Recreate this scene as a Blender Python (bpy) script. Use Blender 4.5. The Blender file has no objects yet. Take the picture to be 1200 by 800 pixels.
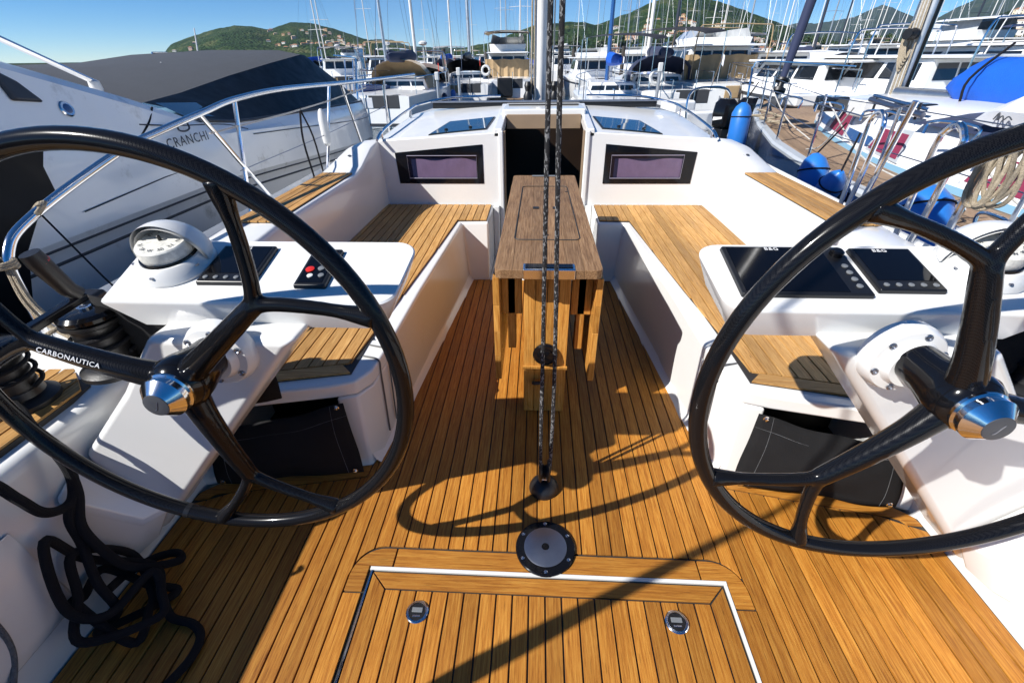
import bpy, bmesh, math, random
from mathutils import Vector, Matrix, Quaternion
random.seed(7)
R = math.radians
scene = bpy.context.scene
COL = scene.collection
# ------------------------------------------------------------------ camera
HF = 522.3 / 1200.0
_p, _y, _r = R(32.57), R(3.30), R(-0.741)
_f = Vector((-math.sin(_y) * math.cos(_p), math.cos(_y) * math.cos(_p), -math.sin(_p)))
_r0 = Vector((math.cos(_y), math.sin(_y), 0)); _u0 = _r0.cross(_f)
_rt = _r0 * math.cos(_r) + _u0 * math.sin(_r); _up = _u0 * math.cos(_r) - _r0 * math.sin(_r)
cd = bpy.data.cameras.new('camera'); cam = bpy.data.objects.new('camera', cd); COL.objects.link(cam)
cd.sensor_width = 36; cd.sensor_fit = 'HORIZONTAL'; cd.lens = 36 * HF; cd.clip_start = .05; cd.clip_end = 20000
cam.matrix_world = Matrix(((_rt.x, _up.x, -_f.x, -.049), (_rt.y, _up.y, -_f.y, 0), (_rt.z, _up.z, -_f.z, 1.4), (0, 0, 0, 1)))
scene.camera = cam
# ------------------------------------------------------------------ sky, sun, exposure
SUN_AZ, SUN_EL = 58.0, 39.3        # light travels towards AZ degrees right of the bow
w = bpy.data.worlds.new('World'); scene.world = w; w.use_nodes = True
nt = w.node_tree; bg = nt.nodes['Background']; sky = nt.nodes.new('ShaderNodeTexSky')
sky.sky_type = 'NISHITA'; sky.sun_disc = False; sky.sun_elevation = R(SUN_EL); sky.sun_rotation = R(180 + SUN_AZ)
sky.air_density = 1.0; sky.dust_density = 0; sky.ozone_density = 5.0; sky.altitude = 4000
hsv = nt.nodes.new('ShaderNodeHueSaturation'); hsv.inputs['Saturation'].default_value = 1.28; nt.links.new(sky.outputs[0], hsv.inputs['Color']); nt.links.new(hsv.outputs[0], bg.inputs[0]); bg.inputs[1].default_value = .085
sl = bpy.data.lights.new('sun', 'SUN'); sl.energy = 5.0; sl.angle = R(.53); sl.color = (1, .965, .91)
so = bpy.data.objects.new('sun', sl); COL.objects.link(so)
_d = Vector((math.sin(R(SUN_AZ)) * math.cos(R(SUN_EL)), math.cos(R(SUN_AZ)) * math.cos(R(SUN_EL)), -math.sin(R(SUN_EL))))
so.rotation_euler = _d.to_track_quat('-Z', 'Y').to_euler(); so.location = (-20, -12, 20)
vs = scene.view_settings; vs.view_transform = 'Standard'; vs.look = 'None'; vs.exposure = .6; vs.gamma = 1; vs.use_curve_mapping = False
cy = scene.cycles; cy.use_denoising = True; cy.max_bounces = 8; cy.diffuse_bounces = 2; cy.glossy_bounces = 4; cy.caustics_reflective = False; cy.caustics_refractive = False
cy.sample_clamp_indirect = 6
# ------------------------------------------------------------------ materials
MATS = {}
def mat(name, col, rough=.5, metal=0, spec=.5, coat=0, var=0, vscale=6, bump=0, bscale=200, trans=0, rnd=0, aniso=None, emit=None, sheen=0, dirt=None, alpha=1, droughn=0):
    m = bpy.data.materials.new(name); m.use_nodes = True; n = m.node_tree.nodes; l = m.node_tree.links; b = n['Principled BSDF']
    b.inputs['Base Color'].default_value = (*col, 1); b.inputs['Roughness'].default_value = rough; b.inputs['Metallic'].default_value = metal
    b.inputs['Specular IOR Level'].default_value = spec; b.inputs['Coat Weight'].default_value = coat; b.inputs['Transmission Weight'].default_value = trans
    b.inputs['Coat Roughness'].default_value = .04
    b.inputs['Sheen Weight'].default_value = sheen; b.inputs['Alpha'].default_value = alpha
    tc = n.new('ShaderNodeTexCoord'); src = tc.outputs['Object']
    if aniso:
        mp = n.new('ShaderNodeMapping'); mp.inputs['Scale'].default_value = aniso; l.new(src, mp.inputs[0]); src = mp.outputs[0]
    colsock = None
    if var or rnd or dirt:
        mixv = n.new('ShaderNodeHueSaturation'); mixv.inputs['Color'].default_value = (*col, 1)
        val = None
        if var:
            no = n.new('ShaderNodeTexNoise'); no.inputs['Scale'].default_value = vscale; no.inputs['Detail'].default_value = 6; no.inputs['Roughness'].default_value = .65; l.new(src, no.inputs[0])
            mr = n.new('ShaderNodeMapRange'); mr.inputs[1].default_value = .25; mr.inputs[2].default_value = .75; mr.inputs[3].default_value = 1 - var; mr.inputs[4].default_value = 1 + var; l.new(no.outputs[0], mr.inputs[0]); val = mr.outputs[0]
        if rnd:
            oi = n.new('ShaderNodeObjectInfo'); m2 = n.new('ShaderNodeMapRange'); m2.inputs[3].default_value = 1 - rnd; m2.inputs[4].default_value = 1 + rnd; l.new(oi.outputs['Random'], m2.inputs[0])
            if val:
                mu = n.new('ShaderNodeMath'); mu.operation = 'MULTIPLY'; l.new(val, mu.inputs[0]); l.new(m2.outputs[0], mu.inputs[1]); val = mu.outputs[0]
            else: val = m2.outputs[0]
        if val: l.new(val, mixv.inputs['Value'])
        colsock = mixv.outputs[0]
        if dirt:
            dn = n.new('ShaderNodeTexNoise'); dn.inputs['Scale'].default_value = dirt[1]; dn.inputs['Detail'].default_value = 8; dn.inputs['Roughness'].default_value = .7; l.new(tc.outputs['Object'], dn.inputs[0])
            dr = n.new('ShaderNodeMapRange'); dr.inputs[1].default_value = dirt[2]; dr.inputs[2].default_value = dirt[3]; l.new(dn.outputs[0], dr.inputs[0])
            mx = n.new('ShaderNodeMix'); mx.data_type = 'RGBA'; l.new(dr.outputs[0], mx.inputs[0]); l.new(colsock, mx.inputs[6]); mx.inputs[7].default_value = (*dirt[0], 1); colsock = mx.outputs[2]
        l.new(colsock, b.inputs['Base Color'])
    if droughn:
        rn = n.new('ShaderNodeTexNoise'); rn.inputs['Scale'].default_value = 9; rn.inputs['Detail'].default_value = 5; l.new(tc.outputs['Object'], rn.inputs[0])
        rr = n.new('ShaderNodeMapRange'); rr.inputs[3].default_value = max(0, rough - droughn); rr.inputs[4].default_value = rough + droughn; l.new(rn.outputs[0], rr.inputs[0]); l.new(rr.outputs[0], b.inputs['Roughness'])
    if bump:
        bn = n.new('ShaderNodeTexNoise'); bn.inputs['Scale'].default_value = bscale; bn.inputs['Detail'].default_value = 3; l.new(src, bn.inputs[0])
        bu = n.new('ShaderNodeBump'); bu.inputs['Strength'].default_value = bump; bu.inputs['Distance'].default_value = .01; l.new(bn.outputs[0], bu.inputs['Height']); l.new(bu.outputs[0], b.inputs['Normal'])
    MATS[name] = m; return m
def teak(name, axis, base, dark, light, rough=.55):
    """grain stretched along one axis, a tone of its own for each board"""
    m = bpy.data.materials.new(name); m.use_nodes = True; n = m.node_tree.nodes; l = m.node_tree.links; b = n['Principled BSDF']
    tc = n.new('ShaderNodeTexCoord'); oi = n.new('ShaderNodeObjectInfo')
    off = n.new('ShaderNodeVectorMath'); off.operation = 'SCALE'; off.inputs[0].default_value = (3.7, 5.1, 2.3); l.new(oi.outputs['Random'], off.inputs['Scale'])
    ad = n.new('ShaderNodeVectorMath'); ad.operation = 'ADD'; l.new(tc.outputs['Object'], ad.inputs[0]); l.new(off.outputs[0], ad.inputs[1])
    mp = n.new('ShaderNodeMapping'); s = [190, 190, 190]; s[axis] = 7.0; mp.inputs['Scale'].default_value = s; l.new(ad.outputs[0], mp.inputs[0])
    g = n.new('ShaderNodeTexNoise'); g.inputs['Scale'].default_value = 1.0; g.inputs['Detail'].default_value = 8; g.inputs['Roughness'].default_value = .72; g.inputs['Distortion'].default_value = .35; l.new(mp.outputs[0], g.inputs[0])
    cr = n.new('ShaderNodeValToRGB'); e = cr.color_ramp.elements; e[0].position = .34; e[0].color = (*dark, 1); e[1].position = .66; e[1].color = (*light, 1)
    k = cr.color_ramp.elements.new(.48); k.color = (*base, 1); l.new(g.outputs[0], cr.inputs[0])
    mp2 = n.new('ShaderNodeMapping'); s2 = [420, 420, 420]; s2[axis] = 20; mp2.inputs['Scale'].default_value = s2; l.new(ad.outputs[0], mp2.inputs[0])
    fl = n.new('ShaderNodeTexNoise'); fl.inputs['Scale'].default_value = 1; fl.inputs['Detail'].default_value = 2; l.new(mp2.outputs[0], fl.inputs[0])
    fr = n.new('ShaderNodeMapRange'); fr.inputs[1].default_value = .62; fr.inputs[2].default_value = .74; fr.inputs[3].default_value = 1; fr.inputs[4].default_value = .5; l.new(fl.outputs[0], fr.inputs[0])
    m2 = n.new('ShaderNodeMapRange'); m2.inputs[3].default_value = .74; m2.inputs[4].default_value = 1.18; l.new(oi.outputs['Random'], m2.inputs[0])
    big = n.new('ShaderNodeTexNoise'); big.inputs['Scale'].default_value = 2.2; big.inputs['Detail'].default_value = 5; l.new(tc.outputs['Object'], big.inputs[0])
    m3 = n.new('ShaderNodeMapRange'); m3.inputs[1].default_value = .3; m3.inputs[2].default_value = .7; m3.inputs[3].default_value = .86; m3.inputs[4].default_value = 1.12; l.new(big.outputs[0], m3.inputs[0])
    mu = n.new('ShaderNodeMath'); mu.operation = 'MULTIPLY'; l.new(m2.outputs[0], mu.inputs[0]); l.new(fr.outputs[0], mu.inputs[1])
    mu2 = n.new('ShaderNodeMath'); mu2.operation = 'MULTIPLY'; l.new(mu.outputs[0], mu2.inputs[0]); l.new(m3.outputs[0], mu2.inputs[1])
    hs = n.new('ShaderNodeHueSaturation'); l.new(cr.outputs[0], hs.inputs['Color']); l.new(mu2.outputs[0], hs.inputs['Value'])
    l.new(hs.outputs[0], b.inputs['Base Color']); b.inputs['Roughness'].default_value = rough; b.inputs['Specular IOR Level'].default_value = .35
    rg = n.new('ShaderNodeMapRange'); rg.inputs[3].default_value = rough - .17; rg.inputs[4].default_value = rough + .15; l.new(big.outputs[0], rg.inputs[0]); l.new(rg.outputs[0], b.inputs['Roughness'])
    bu = n.new('ShaderNodeBump'); bu.inputs['Strength'].default_value = .35; bu.inputs['Distance'].default_value = .003; l.new(g.outputs[0], bu.inputs['Height']); l.new(bu.outputs[0], b.inputs['Normal'])
    MATS[name] = m; return m
TB, TD, TL = (.385, .150, .019), (.235, .078, .009), (.52, .245, .042)
teak('teak_y', 1, TB, TD, TL); teak('teak_x', 0, TB, TD, TL)
BB, BD, BL = (.46, .245, .075), (.30, .135, .036), (.60, .36, .135)
teak('teak_bench', 1, BB, BD, BL); teak('teak_bench_x', 0, BB, BD, BL)
teak('teak_table', 1, (.225, .125, .058), (.105, .054, .024), (.36, .225, .120), .55)
teak('teak_table_side', 2, (.50, .225, .045), (.30, .115, .022), (.66, .36, .095), .28)
teak('teak_grey', 1, (.26, .175, .11), (.15, .095, .058), (.37, .27, .185), .7)
mat('gelcoat', (.74, .74, .725), .22, spec=.5, coat=.35, var=.025, vscale=3, dirt=((.58, .56, .52), 5, .64, .85), droughn=.08)
mat('gelcoat_matt', (.74, .745, .74), .5, var=.04, vscale=14, bump=.12, bscale=420, dirt=((.55, .53, .49), 7, .6, .8))
mat('caulk', (.026, .024, .022), .6)
def carbon():
    m = mat('carbon', (.006, .006, .007), .14, coat=.22, spec=.12)
    n = m.node_tree.nodes; l = m.node_tree.links; b = n['Principled BSDF']; tc = n.new('ShaderNodeTexCoord')
    ck = n.new('ShaderNodeTexChecker'); ck.inputs['Scale'].default_value = 520; l.new(tc.outputs['Object'], ck.inputs[0])
    mr = n.new('ShaderNodeMapRange'); mr.inputs[3].default_value = .13; mr.inputs[4].default_value = .24; l.new(ck.outputs['Fac'], mr.inputs[0]); l.new(mr.outputs[0], b.inputs['Roughness'])
    mx = n.new('ShaderNodeMix'); mx.data_type = 'RGBA'; l.new(ck.outputs['Fac'], mx.inputs[0]); mx.inputs[6].default_value = (.004, .004, .005, 1); mx.inputs[7].default_value = (.009, .009, .010, 1); l.new(mx.outputs[2], b.inputs['Base Color'])
carbon()
mat('black_gloss', (.005, .005, .006), .14, coat=.25, spec=.2, droughn=.05)
mat('steel', (.72, .73, .75), .13, metal=1, var=.05, vscale=30, droughn=.07)
mat('steel_brushed', (.30, .32, .37), .40, metal=1, var=.07, vscale=40, droughn=.1)
mat('aluminium_worn', (.55, .56, .57), .42, metal=1, var=.15, vscale=12, dirt=((.36, .3, .24), 4, .55, .75))
mat('mast_white', (.72, .70, .66), .4, var=.06, vscale=8, dirt=((.4, .36, .3), 6, .58, .8))
mat('mast_grey', (.44, .45, .46), .4, metal=.6, var=.08)
mat('mast_dark', (.03, .035, .05), .4)
mat('black_plastic', (.009, .009, .010), .42, bump=.1, bscale=300, var=.2, vscale=30)
mat('black_fabric', (.009, .009, .010), .85, spec=.25, bump=.4, bscale=500, var=.25, vscale=9)
mat('black_rope', (.014, .014, .017), .85, spec=.25, bump=1, bscale=420)
mat('beige_rope', (.42, .35, .25), .9, bump=1, bscale=300, var=.25, vscale=60)
mat('white_rope', (.62, .60, .56), .9, bump=1, bscale=300, var=.2, vscale=60)
mat('grey_rope', (.16, .17, .18), .9, bump=1, bscale=300, var=.3, vscale=60)
mat('screen_glass', (.003, .003, .004), .06, coat=0, spec=.35)
mat('screen_bezel', (.010, .010, .011), .3)
mat('window_black', (.004, .005, .008), .08, coat=0, spec=.3)
mat('window_tint', (.012, .016, .045), .06, coat=0, spec=.35)
mat('curtain', (.115, .075, .15), .5, sheen=.4, var=.14, vscale=26, aniso=(1, 1, .5), coat=.3)
mat('hatch_glass', (.018, .05, .085), .04, coat=1)
mat('lit_edge_white', (.66, .66, .64), .4)
mat('white_print', (.75, .75, .75), .5)
mat('grey_print', (.05, .055, .065), .5)
mat('white_plastic', (.64, .64, .625), .32, coat=.3)
mat('red_plastic', (.55, .02, .015), .35)
mat('grey_plastic', (.16, .17, .18), .4)
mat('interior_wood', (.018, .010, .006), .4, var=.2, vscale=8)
mat('lining_beige', (.27, .19, .12), .5, var=.08)
mat('dial_print', (.62, .61, .56), .5, var=.28, vscale=90)
mat('rim_violet', (.30, .28, .36), .3)
mat('caulk_grey', (.10, .10, .10), .6)
def fleck_rope():
    m = mat('fleck_rope', (.015, .015, .017), .85, bump=.8, bscale=500)
    n = m.node_tree.nodes; l = m.node_tree.links; b = n['Principled BSDF']; tc = n.new('ShaderNodeTexCoord')
    mp = n.new('ShaderNodeMapping'); mp.inputs['Scale'].default_value = (330, 330, 150); l.new(tc.outputs['Object'], mp.inputs[0])
    v = n.new('ShaderNodeTexVoronoi'); v.inputs['Scale'].default_value = 1; l.new(mp.outputs[0], v.inputs[0])
    sp = n.new('ShaderNodeSeparateColor'); l.new(v.outputs['Color'], sp.inputs[0])
    gt = n.new('ShaderNodeMath'); gt.operation = 'GREATER_THAN'; gt.inputs[1].default_value = .76; l.new(sp.outputs[0], gt.inputs[0])
    mx = n.new('ShaderNodeMix'); mx.data_type = 'RGBA'; l.new(gt.outputs[0], mx.inputs[0]); mx.inputs[6].default_value = (.016, .016, .018, 1); mx.inputs[7].default_value = (.24, .24, .24, 1); l.new(mx.outputs[2], b.inputs['Base Color'])
fleck_rope()
# ------------------------------------------------------------------ mesh helpers
def V(*a): return Vector(a)
def catmull(pts, k=6, closed=False):
    P = [Vector(p) for p in pts]; n = len(P); out = []
    if n < 3: return P
    for i in range(n if closed else n - 1):
        p0 = P[(i - 1) % n] if closed or i > 0 else P[0] * 2 - P[1]
        p1 = P[i]; p2 = P[(i + 1) % n]; p3 = P[(i + 2) % n] if closed or i + 2 < n else P[-1] * 2 - P[-2]
        for j in range(k):
            t = j / k
            out.append(.5 * ((2 * p1) + (p2 - p0) * t + (2 * p0 - 5 * p1 + 4 * p2 - p3) * t * t + (3 * p1 - p0 - 3 * p2 + p3) * t ** 3))
    if not closed: out.append(P[-1])
    return out
class MB:
    def __init__(s): s.v = []; s.f = []
    def add(s, vs, fs):
        o = len(s.v); s.v += [tuple(x) for x in vs]; s.f += [tuple(i + o for i in f) for f in fs]; return s
    def hexa(s, b, t):
        return s.add(list(b) + list(t), [(3, 2, 1, 0), (4, 5, 6, 7), (0, 1, 5, 4), (1, 2, 6, 5), (2, 3, 7, 6), (3, 0, 4, 7)])
    def box(s, x0, x1, y0, y1, z0, z1):
        return s.hexa([(x0, y0, z0), (x1, y0, z0), (x1, y1, z0), (x0, y1, z0)], [(x0, y0, z1), (x1, y0, z1), (x1, y1, z1), (x0, y1, z1)])
    def frustum(s, bot, top):
        n = len(bot); return s.add(list(bot) + list(top), [tuple(range(n - 1, -1, -1)), tuple(range(n, 2 * n))] + [(i, (i + 1) % n, n + (i + 1) % n, n + i) for i in range(n)])
    def prism(s, pts, z0, z1): return s.frustum([(x, y, z0) for x, y in pts], [(x, y, z1) for x, y in pts])
    def extrude(s, pts, vec):
        vec = Vector(vec); return s.frustum([Vector(p) for p in pts], [Vector(p) + vec for p in pts])
    def grid(s, rows, closed=False):
        m = len(rows[0]); n = len(rows); fs = []
        for i in range(n - 1):
            for j in range(m if closed else m - 1):
                a = i * m + j; b = i * m + (j + 1) % m; fs.append((a, b, b + m, a + m))
        return s.add([p for r in rows for p in r], fs)
    def loft(s, rings, caps=True):
        o = len(s.v); m = len(rings[0]); s.grid(rings, True)
        if caps: s.f.append(tuple(range(o + m - 1, o - 1, -1))); k = o + (len(rings) - 1) * m; s.f.append(tuple(range(k, k + m)))
        return s
    def tube(s, path, r, n=8, closed=False, caps=True):
        P = [Vector(p) for p in path]; N = len(P); rr = r if isinstance(r, (list, tuple)) else [r] * N
        T = []
        for i in range(N):
            a = P[(i - 1) % N] if closed else P[max(i - 1, 0)]; b = P[(i + 1) % N] if closed else P[min(i + 1, N - 1)]
            t = b - a; T.append(t.normalized() if t.length > 1e-9 else Vector((0, 0, 1)))
        ref = Vector((0, 0, 1)) if abs(T[0].z) < .9 else Vector((1, 0, 0)); nx = T[0].cross(ref).normalized(); rings = []
        for i in range(N):
            if i: 
                q = T[i - 1].rotation_difference(T[i]); nx = q @ nx
            nx = (nx - T[i] * nx.dot(T[i])).normalized(); ny = T[i].cross(nx)
            rings.append([P[i] + (nx * math.cos(a) + ny * math.sin(a)) * rr[i] for a in [2 * math.pi * k / n for k in range(n)]])
        if closed:
            o = len(s.v); m = n; s.add([p for q in rings for p in q], [(i * m + j, i * m + (j + 1) % m, ((i + 1) % N) * m + (j + 1) % m, ((i + 1) % N) * m + j) for i in range(N) for j in range(m)])
        else: s.loft(rings, caps)
        return s
    def lathe(s, prof, c=(0, 0, 0), axis=(0, 0, 1), n=24):
        ax = Vector(axis).normalized(); q = Vector((0, 0, 1)).rotation_difference(ax); c = Vector(c)
        rings = [[c + q @ Vector((r * math.cos(2 * math.pi * k / n), r * math.sin(2 * math.pi * k / n), h)) for k in range(n)] for r, h in prof]
        return s.loft(rings, True)
    def ball(s, c, r, n=12, sc=(1, 1, 1)):
        m = n // 2 + 1; rings = []
        for i in range(m):
            a = math.pi * (i + .02) / (m - 1 + .04); rings.append([(c[0] + sc[0] * r * math.sin(a) * math.cos(2 * math.pi * k / n), c[1] + sc[1] * r * math.sin(a) * math.sin(2 * math.pi * k / n), c[2] - sc[2] * r * math.cos(a)) for k in range(n)])
        return s.loft(rings, True)
    def build(s, name, m, parent=None, smooth=True, bevel=0, seg=2, ang=32, kind=None, label=None):
        me = bpy.data.meshes.new(name); me.from_pydata(s.v, [], s.f)
        bm = bmesh.new(); bm.from_mesh(me); bmesh.ops.recalc_face_normals(bm, faces=bm.faces); bm.to_mesh(me); bm.free()
        me.materials.append(MATS[m]); o = bpy.data.objects.new(name, me); COL.objects.link(o)
        if smooth: me.shade_smooth(); me.set_sharp_from_angle(angle=R(ang))
        if bevel:
            b = o.modifiers.new('bevel', 'BEVEL'); b.width = bevel; b.segments = seg; b.limit_method = 'ANGLE'; b.angle_limit = R(30); b.harden_normals = True
        if parent: attach(o, parent)
        if kind: o['kind'] = kind
        if label: o['label'] = label
        return o
def attach(o, parent):
    o.parent = parent; o.matrix_parent_inverse = wm(parent).inverted()
def wm(o):
    return (wm(o.parent) @ o.matrix_parent_inverse @ o.matrix_basis) if o.parent else o.matrix_basis.copy()
def tag(o, label, cat, group=None):
    o['label'] = label; o['category'] = cat
    if group: o['group'] = group
    return o
def thing(name, loc, label, cat, group=None):
    o = bpy.data.objects.new(name, None); COL.objects.link(o); o.location = loc; o.empty_display_size = .1
    return tag(o, label, cat, group)
def part_of(o, name, parent):
    e = bpy.data.objects.new(name, None); COL.objects.link(e); attach(e, parent); return e
def text(s, name, m, parent, size, mw, depth=.0006, shear=0, align='CENTER', space=1.0):
    cu = bpy.data.curves.new(name, 'FONT'); cu.body = s; cu.size = size; cu.extrude = depth; cu.align_x = align; cu.align_y = 'CENTER'; cu.shear = shear; cu.resolution_u = 3; cu.space_character = space
    t = bpy.data.objects.new(name, cu); COL.objects.link(t); me = bpy.data.meshes.new_from_object(t); bpy.data.objects.remove(t); bpy.data.curves.remove(cu)
    me.transform(mw); me.materials.clear(); me.materials.append(MATS[m]); o = bpy.data.objects.new(name, me); COL.objects.link(o)
    if parent: attach(o, parent)
    return o
def frame(o, x, y):
    """matrix with local x along x, y along y, z normal"""
    x = Vector(x).normalized(); z = x.cross(Vector(y)).normalized(); y = z.cross(x); o = Vector(o)
    return Matrix(((x.x, y.x, z.x, o.x), (x.y, y.y, z.y, o.y), (x.z, y.z, z.z, o.z), (0, 0, 0, 1)))
def lerp(a, b, t): return a + (b - a) * t
def pw(pts, t):
    """piecewise linear y(t) through [(t, y)]"""
    if t <= pts[0][0]: return pts[0][1]
    for (a, u), (b, v) in zip(pts, pts[1:]):
        if t <= b: return u + (v - u) * (t - a) / (b - a)
    return pts[-1][1]
# ================================================================== the yacht one stands on
yacht = thing('sailing_yacht', (0, 3, -.7), 'white sailing yacht with open teak cockpit, twin wheels and teak benches', 'yacht')
PL, GAP = .05, .0050
def plank(poly, parent, m='teak_y', z=0, th=.012, name='plank'):
    dz = random.uniform(-.0006, .0006)
    return MB().prism(poly, z - th, z + dz).build(name, m, parent, smooth=False, bevel=.0012, seg=1)
# ---- cockpit sole
sole = MB().prism([(-1.33, -1.2), (1.33, -1.2), (1.33, 1.07), (1.27, 1.125), (.70, 1.24), (.68, 1.30), (.65, 1.65), (.62, 2.0), (.527, 3.05), (-.527, 3.05), (-.62, 2.0), (-.65, 1.65), (-.68, 1.30), (-.70, 1.24), (-1.27, 1.125), (-1.33, 1.07)], -.05, -.0065).build('cockpit_sole', 'caulk', yacht, smooth=False)
BASE = [(.527, 3.045), (.62, 2.0), (.65, 1.65), (.68, 1.30), (.695, 1.25)]
def lock(x): return 1.238 - (abs(x) - .69) * .198
def frontline(x):
    x = abs(x)
    if x < .527: return 3.04
    if x < .695: return pw([(a, b) for a, b in BASE], x)
    y = lock(x) - .062
    if x > 1.2: y = min(y, lock(1.2) - .062 - max(0, x - 1.2) * .45)
    return y
def backline(x):
    x = abs(x)
    if x < .53: return .8795
    if x < .63: return .7795 + math.sqrt(max(0, .1 ** 2 - (x - .53) ** 2))
    return -1.15
n = int(1.30 / PL)
k = -n - .5
while k < n + 1:
    a, b = k * PL + GAP / 2, (k + 1) * PL - GAP / 2; k += 1
    a, b = max(a, -1.326), min(b, 1.326)
    if b - a < .01: continue
    xs = [a + (b - a) * i / 4 for i in range(5)]
    fr = [(x, frontline(x) - .003) for x in xs]; bk = [(x, backline(x) + .0035) for x in reversed(xs)]
    if abs(a) > .63 or abs(b) > .63:
        if min(abs(a), abs(b)) < .63:      # the board beside the hatch frame: notch it straight
            s = 1 if a > 0 else -1; xi, xo = .6325 * s, (b if s > 0 else a)
            plank([(xo, -1.15), (xo, frontline(xo)), (a if s > 0 else b, frontline(a if s > 0 else b)), (a if s > 0 else b, .80), (xi, .775), (xi, -1.15)], sole); continue
        bk = [(b, -1.15), (a, -1.15)]
    plank(fr + bk, sole)
# margin boards along the lockers
for s in (1, -1):
    m = [(.70, lock(.70)), (1.20, lock(1.2)), (1.27, lock(1.24) - .015), (1.316, 1.075), (1.325, 1.04), (1.275, 1.045), (1.262, 1.064), (1.235, 1.074), (1.20, lock(1.2) - .057), (.703, lock(.703) - .057)]
    plank([(x * s, y - .001) for x, y in m], sole, 'teak_x')
# frame round the hatch
arc = [(.53 + .098 * math.cos(a), .7765 + .098 * math.sin(a)) for a in [R(90 - 11.25 * i) for i in range(9)]]
plank([(-.4925, .8745), (.4925, .8745), (.4925, .812), (-.4925, .812)], sole, 'teak_x')
for s in (1, -1):
    plank([(x * s, y) for x, y in [(.498, .8745)] + arc + [(.628, .7285), (.5725, .7285), (.5725, .812), (.498, .812)]], sole, 'teak_x')
    plank([(x * s, y) for x, y in [(.5725, .7225), (.628, .7225), (.628, -1.15), (.5725, -1.15)]], sole)
# ---- lazarette hatch in the sole
hatch = MB().box(-.556, .556, -1.16, .796, -.03, -.0055).build('sole_hatch', 'caulk', yacht, smooth=False)
for k in range(-10, 10):
    a, b = k * PL + GAP / 2, (k + 1) * PL - GAP / 2
    plank([(a, -1.15), (b, -1.15), (b, .7365), (a, .7365)], hatch)
plank([(-.552, .792), (.552, .792), (.5005, .742), (-.5005, .742)], hatch, 'teak_x')
for s in (1, -1): plank([(x * s, y) for x, y in [(.553, .788), (.553, -1.15), (.503, -1.15), (.503, .738)]], hatch)
MB().box(-.567, .570, .7985, .8095, -.02, .0015).build('recess_edge', 'lit_edge_white', hatch, bevel=.001)  # white strips stand in for the sunlit inner edge of the recess
MB().box(.5605, .5695, -1.15, .7980, -.02, .0015).build('recess_edge', 'lit_edge_white', hatch, bevel=.001)
MB().box(-.5625, -.5575, -1.15, .7980, -.02, -.001).build('recess_edge', 'steel', hatch)
def latch(x, y, lab):
    t = thing('flush_latch', (x, y, 0), lab, 'latch')
    MB().lathe([(.0335, -.002), (.0335, .003), (.031, .0048), (.026, .0045), (.0255, .001)], (x, y, .0005), n=28).build('ring', 'steel', t)
    MB().lathe([(.025, 0), (.025, .002)], (x, y, .0012), n=24).build('cup', 'black_plastic', t)
    MB().box(x - .016, x + .016, y - .002, y + .012, .002, .0062).build('lift_handle', 'grey_plastic', t, bevel=.0015)
    MB().box(x - .012, x + .012, y - .014, y - .009, .002, .0045).build('lock_bar', 'steel', t, bevel=.001)
latch(-.383, .674, 'round chrome flush latch in the sole hatch on the port wheel side')
latch(.384, .680, 'round chrome flush latch in the sole hatch on the starboard wheel side')
# ---- round deck socket
t = thing('deck_socket', (0.003, .897, 0), 'round black flanged deck socket with grey metal centre plate and six screws', 'deck fitting')
cx, cyy = .003, .897
MB().lathe([(.100, 0), (.100, .006), (.097, .0085), (.073, .0085)], (cx, cyy, .0003), n=48).build('flange', 'black_gloss', t)
MB().lathe([(.0715, .004), (.0715, .0098), (.069, .0108), (.013, .0104), (.0125, .003)], (cx, cyy, .0005), n=48).build('centre_plate', 'steel_brushed', t)
MB().lathe([(.0125, .006), (.012, .0112), (.004, .0112)], (cx, cyy, .0005), n=20).build('hole_plug', 'black_gloss', t)
for i in range(6):
    a = R(90 + 60 * i); MB().lathe([(.0058, .0075), (.0058, .0098), (.0048, .0104), (.0022, .0102), (.0018, .0086)], (cx + .087 * math.cos(a), cyy + .087 * math.sin(a), .0005), n=14).build('screw', 'steel', t)
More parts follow.
